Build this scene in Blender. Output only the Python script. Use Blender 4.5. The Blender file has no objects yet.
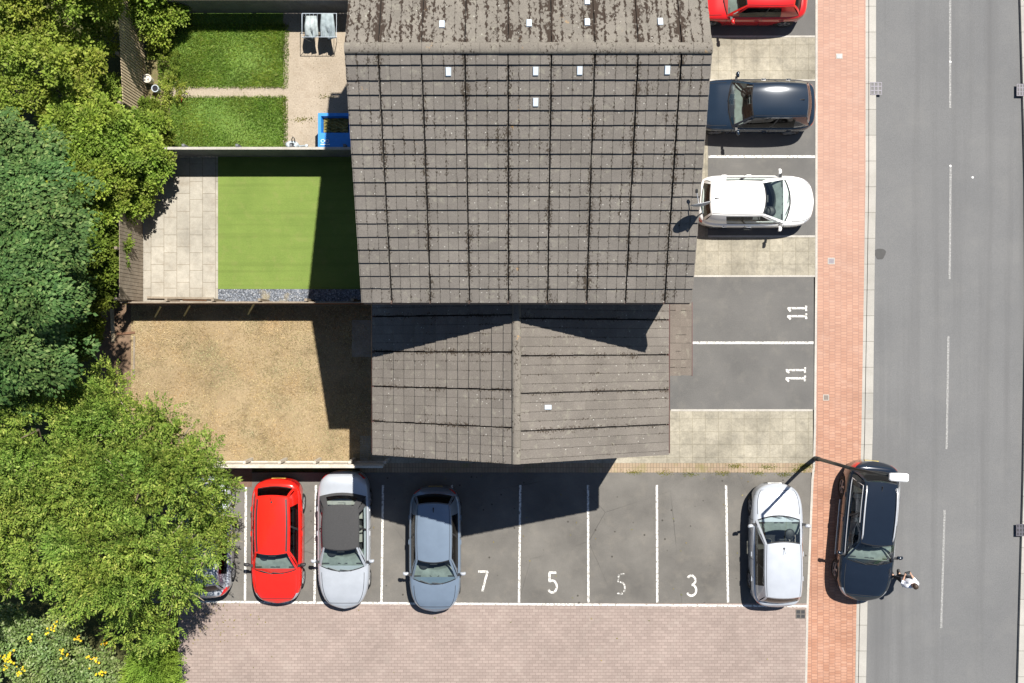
import bpy, math, random
import numpy as np
from mathutils import Vector, Matrix
R = math.radians
random.seed(7); RNG = np.random.default_rng(7)
scene = bpy.context.scene
COL = scene.collection
# ------------------------------------------------------------------ camera, sky, sun, exposure
ZK = 1.4                                       # metres of height per survey height unit
CAM_H = 23.84*ZK; FPX = 683.0*ZK
cam = bpy.data.cameras.new('camera'); cam_o = bpy.data.objects.new('camera', cam); COL.objects.link(cam_o)
cam.sensor_width = 36.0; cam.lens = 36.0*FPX/1024.0; cam.clip_start = 0.1; cam.clip_end = 2000
cam_o.location = (0, 0, CAM_H); cam_o.rotation_euler = (0, 0, 0)
scene.camera = cam_o
SDX, SDY = -0.405/ZK, -0.657/ZK                      # shadow offset per metre of height
sun_elev = math.atan(1/math.hypot(SDX, SDY)); sun_az = math.atan2(-SDX, -SDY)
world = bpy.data.worlds.new('World'); scene.world = world; world.use_nodes = True
wn = world.node_tree; bg = wn.nodes['Background']
sky = wn.nodes.new('ShaderNodeTexSky'); sky.sky_type = 'NISHITA'; sky.sun_disc = False
sky.sun_elevation = sun_elev; sky.sun_rotation = sun_az; sky.air_density = 1.0; sky.dust_density = 0.3; sky.ozone_density = 2.5
wn.links.new(sky.outputs[0], bg.inputs[0]); bg.inputs[1].default_value = 0.05
sl = bpy.data.lights.new('sun', 'SUN'); sl.energy = 5.0; sl.angle = R(0.5); sl.color = (1.0, 0.95, 0.87)
sun_o = bpy.data.objects.new('sun', sl); COL.objects.link(sun_o); sun_o.location = (10, 16, 30)
sun_o.rotation_euler = Vector((SDX, SDY, -1)).to_track_quat('-Z', 'Y').to_euler()
vs = scene.view_settings
vs.view_transform = 'Standard'; vs.look = 'None'; vs.exposure = 0.75; vs.gamma = 1; vs.use_curve_mapping = False
scene.cycles.max_bounces = 6; scene.cycles.transparent_max_bounces = 8

def P(px, py, z=0.0):
    """real-world point at height z of a spot measured on the aerial survey grid"""
    s = (CAM_H - z)/FPX
    return Vector(((px-512)*s, (341.5-py)*s, z))
def P2(px, py, z=0.0):
    v = P(px, py, z); return (v.x, v.y)

# ------------------------------------------------------------------ node helpers
class NT:
    def __init__(self, name):
        self.m = bpy.data.materials.new(name); self.m.use_nodes = True
        self.t = self.m.node_tree; self.b = self.t.nodes['Principled BSDF']; self.out = self.t.nodes['Material Output']
    def n(self, typ, ins=None, **props):
        nd = self.t.nodes.new('ShaderNode'+typ)
        for k, v in props.items(): setattr(nd, k, v)
        for k, v in (ins or {}).items(): self.set(nd, k, v)
        return nd
    def set(self, nd, k, v):
        if isinstance(v, tuple) and len(v) == 2 and hasattr(v[0], 'outputs'): self.t.links.new(v[0].outputs[v[1]], nd.inputs[k])
        elif hasattr(v, 'outputs'): self.t.links.new(v.outputs[0], nd.inputs[k])
        else:
            if isinstance(v, tuple) and len(v) == 3 and nd.inputs[k].type == 'RGBA': v = v+(1,)
            nd.inputs[k].default_value = v
    def pos(self): return self.n('NewGeometry')
    def noise(self, scale, detail=4, rough=.55, vec=None, dist=0):
        return self.n('TexNoise', {'Vector': vec if vec is not None else self.pos(), 'Scale': scale, 'Detail': detail, 'Roughness': rough, 'Distortion': dist})
    def ramp(self, fac, stops, interp='LINEAR'):
        nd = self.n('ValToRGB', {'Fac': fac}); r = nd.color_ramp; r.interpolation = interp
        while len(r.elements) < len(stops): r.elements.new(.5)
        for e, (p, c) in zip(r.elements, stops):
            e.position = p; e.color = (c if isinstance(c, tuple) else (c, c, c))+(1,)
        return nd
    def mix(self, fac, a, b, blend='MIX'):
        nd = self.n('Mix', data_type='RGBA', blend_type=blend)
        for i, v in ((0, fac), (6, a), (7, b)):
            if hasattr(v, 'outputs'):
                o = 2 if v.bl_idname == 'ShaderNodeMix' else 0
                self.t.links.new(v.outputs[o], nd.inputs[i])
            elif isinstance(v, tuple) and hasattr(v[0], 'outputs'): self.t.links.new(v[0].outputs[v[1]], nd.inputs[i])
            else: nd.inputs[i].default_value = (v+(1,)) if isinstance(v, tuple) and len(v) == 3 else v
        return nd
    def math(self, op, a, b=0.0, c=0.0):
        nd = self.n('Math', operation=op)
        for i, v in enumerate((a, b, c)):
            if hasattr(v, 'outputs'): self.t.links.new(v.outputs[0], nd.inputs[i])
            elif isinstance(v, tuple): self.t.links.new(v[0].outputs[v[1]], nd.inputs[i])
            else: nd.inputs[i].default_value = v
        return nd
    def col(self, v, rough=.8, metal=0, spec=None):
        if hasattr(v, 'outputs'):
            self.t.links.new(v.outputs[2 if v.bl_idname == 'ShaderNodeMix' else 0], self.b.inputs['Base Color'])
        else: self.b.inputs['Base Color'].default_value = v+(1,)
        self.b.inputs['Roughness'].default_value = rough; self.b.inputs['Metallic'].default_value = metal
        if spec is not None: self.b.inputs['Specular IOR Level'].default_value = spec
        return self
    def bump(self, h, strength=.3, dist=.01):
        hh = (h, 2) if getattr(h, 'bl_idname', '') == 'ShaderNodeMix' else h
        nd = self.n('Bump', {'Height': hh, 'Strength': strength, 'Distance': dist})
        self.t.links.new(nd.outputs[0], self.b.inputs['Normal']); return self

MATS = {}
def simple(name, c, rough=.6, metal=0, var=.12, scale=9.0, spec=None):
    if name in MATS: return MATS[name]
    t = NT(name)
    f = t.noise(scale, 5)
    lo = tuple(x*(1-var) for x in c); hi = tuple(min(1, x*(1+var)) for x in c)
    t.col(t.ramp(f, [(.3, lo), (.7, hi)]), rough, metal, spec)
    MATS[name] = t.m; return t.m

def ground_mat(name, lo, hi, blotch=.5, fine=60, rough=.9, dirt=None, dirt_amt=.3, bump=.3, specks=None, streak=None, cracks=None):
    t = NT(name)
    base = t.ramp(t.noise(blotch, 5, .6), [(.3, lo), (.7, hi)])
    g = t.ramp(t.noise(fine, 3, .7), [(.25, .74), (.75, 1.22)])
    c = t.mix(1.0, base, g, 'MULTIPLY')
    if dirt: 
        f = t.ramp(t.noise(blotch*3.3, 6, .65), [(.52, 0.0), (.72, dirt_amt)])
        c = t.mix(f, c, dirt)
    if specks:
        v = t.n('TexVoronoi', {'Vector': t.pos(), 'Scale': specks[1]})
        f = t.ramp(v, [(specks[2], 1.0), (specks[2]+.04, 0.0)])
        c = t.mix(f, c, specks[0])
    if streak:
        mp = t.n('Mapping', {'Vector': t.pos(), 'Scale': streak[1]})
        f = t.ramp(t.noise(1.0, 5, .6, vec=mp), [(.5, 0.0), (.75, streak[2])])
        c = t.mix(f, c, streak[0])
    if cracks:
        wv = t.mix(.06, t.pos(), (t.noise(2.5, 4), 'Color'))
        vv = t.n('TexVoronoi', {'Vector': (wv, 2), 'Scale': cracks}, feature='DISTANCE_TO_EDGE')
        cf = t.math('MULTIPLY', t.ramp(vv, [(.0015, .7), (.004, 0.0)]), t.ramp(t.noise(.4, 3), [(.45, 0.0), (.6, 1.0)]))
        c = t.mix(cf, c, (.045,.043,.04))
    t.col(c, rough, spec=.25); t.bump(g, bump, .008)
    return t.m

def block_mat(name, cols, bw, bh, mortar, msize=.006, rot=0, rough=.85, offset=.5, stain=(.1, .1, .1), stain_amt=.3, fine=40, var=1.0, mott=0):
    t = NT(name)
    mp = t.n('Mapping', {'Vector': t.pos(), 'Rotation': (0, 0, rot)})
    br = t.n('TexBrick', {'Vector': mp, 'Color1': cols[0], 'Color2': cols[1], 'Mortar': mortar, 'Scale': 1.0, 'Mortar Size': msize,
                          'Mortar Smooth': .2, 'Bias': 0.0, 'Brick Width': bw, 'Row Height': bh})
    br.offset = offset; br.squash = 1
    bl = t.ramp(t.noise(.6, 5, .6), [(.3, 1-.12*var), (.7, 1+.14*var)])
    c = t.mix(1.0, br, bl, 'MULTIPLY')
    g = t.ramp(t.noise(fine, 3, .7), [(.25, .85), (.75, 1.12)])
    c = t.mix(1.0, c, g, 'MULTIPLY')
    f = t.ramp(t.noise(1.7, 6, .68), [(.52, 0.0), (.75, stain_amt)])
    c = t.mix(f, c, stain)
    if mott: c = t.mix(1.0, c, t.ramp(t.noise(5.5, 6, .75), [(.32, 1-mott), (.68, 1+mott*.6)]), 'MULTIPLY')
    t.col(c, rough, spec=.25)
    inv = t.math('SUBTRACT', 1.0, (br, 1))
    t.bump(t.math('ADD', inv, t.math('MULTIPLY', (g, 0), .3)), .4, .006)
    return t.m

def leaf_mat(name, cols, trans=.35, rough=.5):
    t = NT(name)
    gi = t.n('NewGeometry')
    r = t.ramp((gi, 'Random Per Island'), [(i/(len(cols)-1), c) for i, c in enumerate(cols)])
    n = t.ramp(t.noise(1.1, 3, .5), [(.3, .8), (.7, 1.2)])
    c = t.mix(1.0, r, n, 'MULTIPLY')
    hue = t.ramp(t.noise(.75, 4, .6), [(.35, (.86,.97,.86)), (.65, (1.15,1.04,.88))])
    c = t.mix(1.0, c, hue, 'MULTIPLY')
    t.col(c, max(rough,.6), spec=.12)
    tr = t.n('BsdfTranslucent', {'Color': (c, 2)})
    mx = t.n('MixShader', {0: trans, 1: t.b, 2: tr})
    t.t.links.new(mx.outputs[0], t.out.inputs[0])
    return t.m

def paint(name, c, metal=.0, rough=.25, coat=1.0):
    if name in MATS: return MATS[name]
    t = NT(name)
    f = t.ramp(t.noise(3.0, 5, .6), [(.3, .93), (.75, 1.05)])
    t.col(t.mix(1.0, c, f, 'MULTIPLY'), rough, metal)
    t.b.inputs['Specular IOR Level'].default_value = .3; t.b.inputs['Coat Weight'].default_value = coat; t.b.inputs['Coat Roughness'].default_value = .06
    MATS[name] = t.m; return t.m

def glass_mat(name, tint=(.50, .58, .55), gloss=.12):
    if name in MATS: return MATS[name]
    t = NT(name)
    tr = t.n('BsdfTransparent', {'Color': tint})
    gl = t.n('BsdfGlossy', {'Color': (1, 1, 1), 'Roughness': .03})
    ge = t.n('NewGeometry'); dt = t.n('VectorMath', {0: (ge, 'Normal'), 1: (ge, 'Incoming')}, operation='DOT_PRODUCT')
    cs = t.math('ABSOLUTE', (dt, 'Value')); fr = t.math('POWER', t.math('SUBTRACT', 1.0, cs), 5.0)
    fac = t.math('MULTIPLY_ADD', fr, .9, gloss)
    mx = t.n('MixShader', {0: fac, 1: tr, 2: gl})
    t.t.links.new(mx.outputs[0], t.out.inputs[0])
    MATS[name] = t.m; return t.m

# ------------------------------------------------------------------ objects
OFF = {}
def tag(o, label=None, cat=None, group=None, kind=None):
    if label: o['label'] = label
    if cat: o['category'] = cat
    if group: o['group'] = group
    if kind: o['kind'] = kind
    return o
def thing(name, loc, label, cat, group=None, rz=0.0):
    o = bpy.data.objects.new(name, None); COL.objects.link(o); o.empty_display_size = .3
    o.location = loc; o.rotation_euler = (0, 0, rz)
    OFF[o.name] = Vector(loc)
    return tag(o, label, cat, group)

class MB:
    def __init__(s): s.v = []; s.f = []; s.mi = []; s.uv = {}; s.cur = 0
    def add(s, vs, fs, mi=None):
        b = len(s.v); s.v += [tuple(v) for v in vs]
        for f in fs: s.f.append(tuple(b+i for i in f)); s.mi.append(s.cur if mi is None else mi)
        return b
    def box(s, x0, y0, z0, x1, y1, z1, mi=None):
        s.add([(x0,y0,z0),(x1,y0,z0),(x1,y1,z0),(x0,y1,z0),(x0,y0,z1),(x1,y0,z1),(x1,y1,z1),(x0,y1,z1)],
              [(0,3,2,1),(4,5,6,7),(0,1,5,4),(1,2,6,5),(2,3,7,6),(3,0,4,7)], mi); return s
    def prism(s, poly, z0, z1, mi=None):
        a = sum(poly[i][0]*poly[(i+1)%len(poly)][1]-poly[(i+1)%len(poly)][0]*poly[i][1] for i in range(len(poly)))
        if a < 0: poly = poly[::-1]
        n = len(poly)
        s.add([(x,y,z0) for x,y in poly]+[(x,y,z1) for x,y in poly],
              [tuple(range(n-1,-1,-1)), tuple(range(n,2*n))]+[(i,(i+1)%n,n+(i+1)%n,n+i) for i in range(n)], mi); return s
    def beam(s, a, b, w, h, mi=None, up=(0,0,1)):
        a = Vector(a); b = Vector(b); d = (b-a).normalized(); u = Vector(up)
        if abs(d.dot(u)) > .98: u = Vector((0,1,0))
        x = d.cross(u).normalized(); y = x.cross(d).normalized()
        q = [x*w/2*i+y*h/2*j for i, j in ((-1,-1),(1,-1),(1,1),(-1,1))]
        s.add([a+k for k in q]+[b+k for k in q], [(0,1,2,3),(7,6,5,4),(0,4,5,1),(1,5,6,2),(2,6,7,3),(3,7,4,0)], mi); return s
    def tube(s, pts, r, n=8, mi=None, caps=True):
        pts = [Vector(p) for p in pts]; rs = r if isinstance(r, (list, tuple)) else [r]*len(pts)
        rings = []; px = None
        for i, p in enumerate(pts):
            d = (pts[min(i+1,len(pts)-1)]-pts[max(i-1,0)])
            d = d.normalized() if d.length > 1e-9 else Vector((0,0,1))
            if px is None: px = d.orthogonal().normalized()
            px = (px-d*px.dot(d)); px = px.normalized() if px.length > 1e-6 else d.orthogonal().normalized()
            py = d.cross(px)
            rings.append([p+(px*math.cos(t)+py*math.sin(t))*rs[i] for t in [2*math.pi*k/n for k in range(n)]])
        vs = [v for rg in rings for v in rg]; fs = []
        for i in range(len(pts)-1):
            for k in range(n): fs.append((i*n+k, i*n+(k+1)%n, (i+1)*n+(k+1)%n, (i+1)*n+k))
        if caps: fs += [tuple(range(n-1,-1,-1)), tuple(range((len(pts)-1)*n, len(pts)*n))]
        s.add(vs, fs, mi); return s
    def lathe(s, c, prof, n=20, axis='z', mi=None):
        vs = []; fs = []
        for (r, h) in prof:
            for k in range(n):
                t = 2*math.pi*k/n; a, b = r*math.cos(t), r*math.sin(t)
                vs.append((c[0]+a, c[1]+b, c[2]+h) if axis == 'z' else (c[0]+a, c[1]+h, c[2]+b))
        for i in range(len(prof)-1):
            for k in range(n):
                q = (i*n+k, i*n+(k+1)%n, (i+1)*n+(k+1)%n, (i+1)*n+k)
                fs.append(q if axis == 'z' else q[::-1])
        s.add(vs, fs, mi); return s
    def grid(s, G, mi=None, flip=False):
        nr, nc = len(G), len(G[0]); fs = []
        for i in range(nr-1):
            for j in range(nc-1):
                q = (i*nc+j, i*nc+j+1, (i+1)*nc+j+1, (i+1)*nc+j); fs.append(q[::-1] if flip else q)
        s.add([p for r in G for p in r], fs, mi); return s
    def build(s, name, mats, parent=None, local=False, smooth=False, uv=False):
        me = bpy.data.meshes.new(name)
        off = Vector((0,0,0))
        if parent is not None and not local: off = OFF.get(parent.name, Vector((0,0,0)))
        me.from_pydata([(v[0]-off.x, v[1]-off.y, v[2]-off.z) for v in s.v], [], s.f)
        if not isinstance(mats, (list, tuple)): mats = [mats]
        for m in mats: me.materials.append(m)
        me.polygons.foreach_set('material_index', s.mi)
        if smooth: me.polygons.foreach_set('use_smooth', [True]*len(s.f))
        if s.uv:
            ul = me.uv_layers.new(name='UVMap')
            for p in me.polygons:
                if p.index in s.uv:
                    for li, c in zip(p.loop_indices, s.uv[p.index]): ul.data[li].uv = c
        me.update()
        o = bpy.data.objects.new(name, me); COL.objects.link(o)
        if parent is not None:
            o.parent = parent; OFF[o.name] = off
        return o
def smooth_angle(o, deg=35):
    me = o.data
    me.polygons.foreach_set('use_smooth', [True]*len(me.polygons))
    if hasattr(me, 'set_sharp_from_angle'): me.set_sharp_from_angle(angle=R(deg))
def structure(o): o['kind'] = 'structure'; return o

def np_mesh(name, verts, quads, mat, parent=None, off=None):
    me = bpy.data.meshes.new(name)
    v = np.asarray(verts, dtype=np.float32).reshape(-1, 3)
    if parent is not None and off is None: off = OFF.get(parent.name, Vector((0,0,0)))
    if off is not None: v = v-np.array(off, dtype=np.float32)
    q = np.asarray(quads, dtype=np.int32); n, k = q.shape
    me.vertices.add(len(v)); me.vertices.foreach_set('co', v.ravel())
    me.loops.add(n*k); me.loops.foreach_set('vertex_index', q.ravel())
    me.polygons.add(n); me.polygons.foreach_set('loop_start', np.arange(0, n*k, k, dtype=np.int32))
    me.materials.append(mat); me.update(calc_edges=True); me.validate()
    o = bpy.data.objects.new(name, me); COL.objects.link(o)
    if parent is not None: o.parent = parent; OFF[o.name] = Vector(off)
    return o

# ------------------------------------------------------------------ surface materials
m_asphalt_road = ground_mat('road_asphalt', (.128,.130,.133), (.155,.156,.157), .25, 42, .9, (.19,.188,.18), .25, .3, streak=((.098,.098,.10), (1.6,.05,1), .6))
m_tarmac = ground_mat('carpark_tarmac', (.098,.093,.086), (.165,.156,.142), 0.55, 42, .92, (.20,.182,.155), .35, .35, specks=((.05,.046,.04), 2.2, .05), cracks=.28)
m_tarmac2 = ground_mat('drive_tarmac', (.102,.10,.097), (.138,.134,.128), .6, 42, .92, (.185,.175,.155), .35, .3)
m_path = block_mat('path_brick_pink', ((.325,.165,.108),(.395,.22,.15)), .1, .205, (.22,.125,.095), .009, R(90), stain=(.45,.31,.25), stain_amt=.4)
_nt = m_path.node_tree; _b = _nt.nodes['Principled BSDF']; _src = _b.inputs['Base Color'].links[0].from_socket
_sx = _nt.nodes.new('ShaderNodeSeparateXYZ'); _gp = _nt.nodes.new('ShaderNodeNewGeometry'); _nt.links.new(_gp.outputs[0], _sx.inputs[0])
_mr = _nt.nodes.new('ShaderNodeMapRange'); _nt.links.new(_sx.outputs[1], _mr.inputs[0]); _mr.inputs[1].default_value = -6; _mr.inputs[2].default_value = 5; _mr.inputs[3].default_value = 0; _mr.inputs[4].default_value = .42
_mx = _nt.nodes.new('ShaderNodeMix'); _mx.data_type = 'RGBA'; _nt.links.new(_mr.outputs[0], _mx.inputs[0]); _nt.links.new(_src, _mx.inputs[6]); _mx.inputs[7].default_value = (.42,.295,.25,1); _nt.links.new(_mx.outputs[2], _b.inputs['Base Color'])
m_fore = block_mat('forecourt_blocks', ((.25,.20,.178),(.298,.24,.214)), .205, .105, (.195,.153,.136), .008, 0, stain=(.33,.29,.255), stain_amt=.35, var=.8)
m_slab = block_mat('buff_slabs', ((.265,.243,.192),(.305,.28,.224)), .45, .45, (.225,.203,.152), .010, 0, offset=0, stain=(.185,.172,.14), stain_amt=.9, var=2.4, fine=18, mott=.22)
m_patio = block_mat('patio_slabs', ((.315,.293,.25),(.36,.336,.288)), .62, .45, (.22,.195,.155), .011, R(90), offset=.33, stain=(.24,.205,.16), stain_amt=.7, var=1.8, mott=.16)
m_kerb = block_mat('kerb_concrete', ((.32,.31,.285),(.38,.365,.335)), 3.0, .9, (.2,.19,.17), .012, 0, offset=0, stain=(.25,.235,.205), stain_amt=.5)
m_edge = ground_mat('edging_concrete', (.36,.34,.31), (.45,.43,.39), 1, 40, .9, (.25,.23,.18), .5)
m_line = None
t = NT('worn_white_paint')
w = t.ramp(t.noise(14, 5, .7), [(.40, (.22,.21,.19)), (.52, (.70,.69,.66))]); t.col(w, .7); m_line = t.m
t = NT('flaked_white_paint')
w = t.ramp(t.noise(17, 5, .7), [(.47, (.14,.135,.125)), (.55, (.62,.61,.58))]); t.col(w, .7); m_line_w2 = t.m
t = NT('thin_worn_white_paint')
w = t.ramp(t.noise(22, 6, .75), [(.42, (.145,.145,.145)), (.66, (.40,.40,.39))]); t.col(w, .75); m_line_worn = t.m
m_turf = ground_mat('artificial_turf', (.125,.185,.04), (.165,.23,.052), .8, 60, .95, (.20,.215,.07), .45, .6, streak=((.10,.14,.032), (.12,5.0,1), .55))
m_grassbase = ground_mat('lawn_soil', (.10,.17,.035), (.15,.23,.05), 1.2, 40, 1)
m_drybase = ground_mat('dry_lawn_soil', (.24,.18,.105), (.35,.27,.165), .5, 30, 1, (.135,.10,.055), .75, .6)
m_sand = ground_mat('beige_gravel', (.29,.245,.19), (.37,.315,.25), .9, 20, 1, (.25,.20,.145), .6, .5, specks=((.22,.18,.13), 7, .12))
m_soil = ground_mat('bare_soil', (.13,.085,.055), (.21,.145,.10), 1.2, 30, 1, (.09,.06,.04), .6, .8)
m_earth = ground_mat('earth', (.05,.06,.02), (.09,.09,.035), .4, 20, 1, (.07,.05,.03), .5, .8)
m_pebble = None
t = NT('slate_pebbles')
v = t.n('TexVoronoi', {'Vector': t.pos(), 'Scale': 22.0})
c = t.ramp((v, 1), [(0, (.09,.105,.13)), (.5, (.2,.225,.27)), (1, (.42,.44,.47))])
f = t.ramp((v, 0), [(.2, 1.0), (.75, .35)])
c = t.mix(1.0, c, f, 'MULTIPLY')
d = t.ramp(t.noise(1.6, 5, .6), [(.55, 0.0), (.68, .6)])
t.col(t.mix(d, c, (.30,.25,.14)), .9); t.bump(t.math('SUBTRACT', 1.0, (v, 0)), .8, .02); m_pebble = t.m

# ------------------------------------------------------------------ setting: ground sheets and slabs
GZ = -0.16
structure(MB().box(-250, -250, GZ-.3, 250, 250, GZ).build('ground', m_earth))
ROAD_L = [(876,-1500),(876,180),(874.5,280),(872.8,430),(867.5,600),(866,683),(858,2200)]
ROAD_R = [(1020,-1500),(1020.5,0),(1025.5,180),(1026.5,300),(1023.5,480),(1018,683),(1002,2200)]
PATH_L = [(818.5,-1500),(817.6,270),(816.2,429),(815.2,465),(813.6,480),(808.6,608),(807.2,683),(802,2200)]
PATH_R = [(866,-1500),(865.5,180),(864,280),(861.5,430),(856.5,610),(855,683),(848,2200)]
def px_poly(pts, z=0): return [P2(a, b, z) for a, b in pts]
RZ = -0.10
road = structure(MB().prism(px_poly(ROAD_L)+px_poly(ROAD_R)[::-1], GZ+.004, RZ).build('road', m_asphalt_road))
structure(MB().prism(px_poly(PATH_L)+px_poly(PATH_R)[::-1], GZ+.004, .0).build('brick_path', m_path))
def offs(pts, d): return [(a+d, b) for a, b in pts]
structure(MB().prism(px_poly(offs(PATH_R, .06))+px_poly(offs(PATH_R, 3.0))[::-1], GZ+.004, -.006)
          .prism(px_poly(offs(PATH_R, 3.5))+px_poly(offs(ROAD_L, -.06))[::-1], GZ+.004, .008).build('kerb', m_kerb))
structure(MB().prism(px_poly(offs(ROAD_R, .06))+px_poly(offs(ROAD_R, 6))[::-1], GZ+.004, .008).build('kerb', m_kerb))
m_pave = block_mat('far_pavement', ((.36,.33,.29),(.41,.38,.33)), .6, .6, (.22,.2,.17), .01, 0)
structure(MB().prism(px_poly(offs(ROAD_R, 6.06))+px_poly(offs(ROAD_R, 70))[::-1], GZ+.004, .0).build('pavement', m_pave))
structure(MB().prism(px_poly(offs(ROAD_R, 70.1))+px_poly(offs(ROAD_R, 600))[::-1], GZ+.004, -.02).build('verge', m_grassbase))
# edging kerb between path and drives
structure(MB().prism(px_poly(offs(PATH_L, -2.3))+px_poly(offs(PATH_L, -.06))[::-1], GZ+.004, .006).build('path_edging', m_edge))

def pr(name, x0, y0, x1, y1, mat, z=0.0, z0=GZ+.004):
    a = P(x0, y0); b = P(x1, y1)
    return structure(MB().box(a.x, b.y, z0, b.x, a.y, z).build(name, mat))
# drives, between house front (x 4.5 m) and the path edging
DX = 815.2
drive_top = pr('driveway', 641, -120, DX, 37, m_tarmac2)
pr('slab_strip', 641, 37.1, DX, 80, m_slab, .003)
drive_mid = pr('driveway', 708, 80.1, DX, 236, m_tarmac2)
pr('house_path', 641, 80.1, 707.9, 236, m_slab, .004)
pr('slab_strip', 641, 236.1, DX, 276, m_slab, .003)
drive_low = pr('driveway', 632, 276.1, 813.8, 410, m_tarmac2)
pr('slab_strip', 600, 410.1, 812.8, 463, m_slab, .003)
for y0, y1 in ((35.6,37.4),(79.5,80.9),(235.4,237.2),(275.2,277),(409.2,411.2)):
    a = P(708 if y0 < 240 else (694 if y0 < 300 else 671), y0); b = P(815 if y0 < 300 else 812.5, y1)
    structure(MB().box(a.x, b.y, -.05, b.x, a.y, .012).build('edging_strip', m_edge))
m_brickedge = block_mat('buff_brick_edging', ((.27,.20,.14),(.32,.25,.175)), .105, .22, (.18,.145,.10), .009, 0, offset=0, stain=(.17,.16,.055), stain_amt=.95)
pr('brick_edging', 360, 463.1, 812.4, 472.5, m_brickedge, .002)
CP_Y0, CP_Y1 = 472.6, 603.2
car_park = structure(MB().prism(px_poly([(150,CP_Y0),(811.2,CP_Y0),(806.4,CP_Y1),(150,CP_Y1)]), GZ+.004, 0).build('car_park', m_tarmac))
structure(MB().prism(px_poly([(178,CP_Y1+.1),(806.4,CP_Y1+.1),(805,683),(800,1400),(178,1400)]), GZ+.004, .002).build('forecourt', m_fore))
pr('gable_path', 360, 436, 600, 463, m_slab, .001)
pr('bare_bed', 150, 466, 252, 487, ground_mat('brown_chips', (.12,.075,.055), (.19,.125,.095), 1.5, 25, 1), .01, .004)

# painted lines and bay numbers
def mark(parent, poly, name='painted_line', mat=None, z=.004, label=None):
    o = MB().prism([P2(a, b) for a, b in poly], z, z+.0025).build(name, mat or m_line, parent)
    if label: o['label'] = label
    return o
def vline(parent, xa, ya, xb, yb, w=2.15, mat=None, z=.004):
    return mark(parent, [(xa-w/2,ya),(xa+w/2,ya),(xb+w/2,yb),(xb-w/2,yb)], 'bay_line', mat, z)
for xa, xb in ((246,245),(316,314.5),(383,381.5),(452,450.5),(520.3,519),(588,588.4),(656.8,657.3),(726,728)):
    vline(car_park, xa, 485, xb, 602.5)
mark(car_park, [(196,600.6),(807.5,605.2),(807.5,607.2),(196,602.8)], 'bay_line', None, .0058)
def hline(parent, x0, x1, y, w=2.4): return mark(parent, [(x0,y-w/2),(x1,y-w/2),(x1,y+w/2),(x0,y+w/2)], 'bay_line')
hline(drive_low, 660, 813.5, 342.8); hline(drive_mid, 708.5, 815, 156.6)

def stroke(mb, pts, w, z0, z1):
    pts = [Vector((p[0], p[1])) for p in pts]; L = []; Rr = []
    for i, p in enumerate(pts):
        d = (pts[min(i+1,len(pts)-1)]-pts[max(i-1,0)]).normalized(); n = Vector((-d.y, d.x))*w/2
        L.append(p+n); Rr.append(p-n)
    n = len(pts)
    vs = [(q.x,q.y,z0) for q in L]+[(q.x,q.y,z0) for q in Rr]+[(q.x,q.y,z1) for q in L]+[(q.x,q.y,z1) for q in Rr]
    fs = []
    for i in range(n-1):
        fs += [(2*n+i,2*n+i+1,3*n+i+1,3*n+i)[::-1], (i,i+1,2*n+i+1,2*n+i), (n+i,3*n+i,3*n+i+1,n+i+1)]
    fs += [(0,2*n,3*n,n),(n-1,2*n-1,4*n-1,3*n-1)]
    mb.add(vs, fs)
def arc(cx, cy, rx, ry, a0, a1, n=10): return [(cx+rx*math.cos(R(a0+(a1-a0)*i/n)), cy+ry*math.sin(R(a0+(a1-a0)*i/n))) for i in range(n+1)]
GL = {  # glyph strokes, unit box 0..0.5 x 0..1
 '7': [[(.0,1),(.46,1)], [(.46,1),(.36,.62),(.2,.0)]],
 '5': [[(.06,.52),(.06,1)], [(.04,1),(.40,1)], [(.06,.55)]+arc(.2,.30,.22,.30,110,-150,14)],
 '5w': [[(.10,.60),(.12,.98)], [(.22,1),(.40,1)], arc(.2,.30,.23,.30,95,-40,10), arc(.2,.30,.22,.30,-60,-130,5)],
 '3': [arc(.2,.76,.2,.24,150,-80,12), arc(.2,.27,.24,.28,85,-150,14)],
 '1': [[(.2,.0),(.2,1)], [(.2,1),(.04,.84)], [(.05,.02),(.17,.02)], [(.23,.02),(.34,.02)]],
}
def number(parent, glyphs, px, py, hpx, rot, wpx=2.15, label=None, mat=None):
    zk = .0; mb = MB(); s = hpx/28.65; c = P(px, py); ca, sa = math.cos(rot), math.sin(rot)
    x = -(len(glyphs)*.42)/2*s
    for g in glyphs:
        for st in GL[g]:
            zk += .0009
            q = [(x+a*s, (b-.5)*s) for a, b in st]
            stroke(mb, [(c.x+ca*a-sa*b, c.y+sa*a+ca*b) for a, b in q], wpx/28.65, .004+zk, .0068+zk)
        x += .42*s
    o = mb.build('bay_number', mat or m_line, parent)
    if label: o['label'] = label
number(car_park, ['7'], 482.5, 581.5, 20, 0, label='white painted number 7')
number(car_park, ['5'], 552.5, 582.5, 20, 0, label='white painted number 5, complete')
number(car_park, ['5w'], 620.5, 584, 20, 0, 1.7, mat=m_line_w2, label='worn broken number 5')
number(car_park, ['3'], 691.5, 585.5, 20, 0, label='white painted number 3')
number(drive_low, ['1','1'], 797, 312, 19, R(90), 2.0, label='white painted number 11 in the upper bay')
number(drive_low, ['1','1'], 795.5, 374, 19.5, R(90), 2.0, label='white painted number 11 in the lower bay')
for (xa,ya,xb,yb) in ((950,-170,950,-60),(950,-6,950,108),(950.5,165,949.5,279),(948.3,336,946.5,449),(944.5,510,941,628),(939,690,935,800)):
    s = (CAM_H-RZ)/FPX; w = 2.2
    mark(road, [(512+(x-512)*s*28.65, 341.5+(y-341.5)*s*28.65) for x, y in ((xa-w/2,ya),(xa+w/2,ya),(xb+w/2,yb),(xb-w/2,yb))], 'centre_line', m_line_worn, RZ+.004)
m_stud = simple('road_stud_white', (.75,.75,.74), .4)
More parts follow.
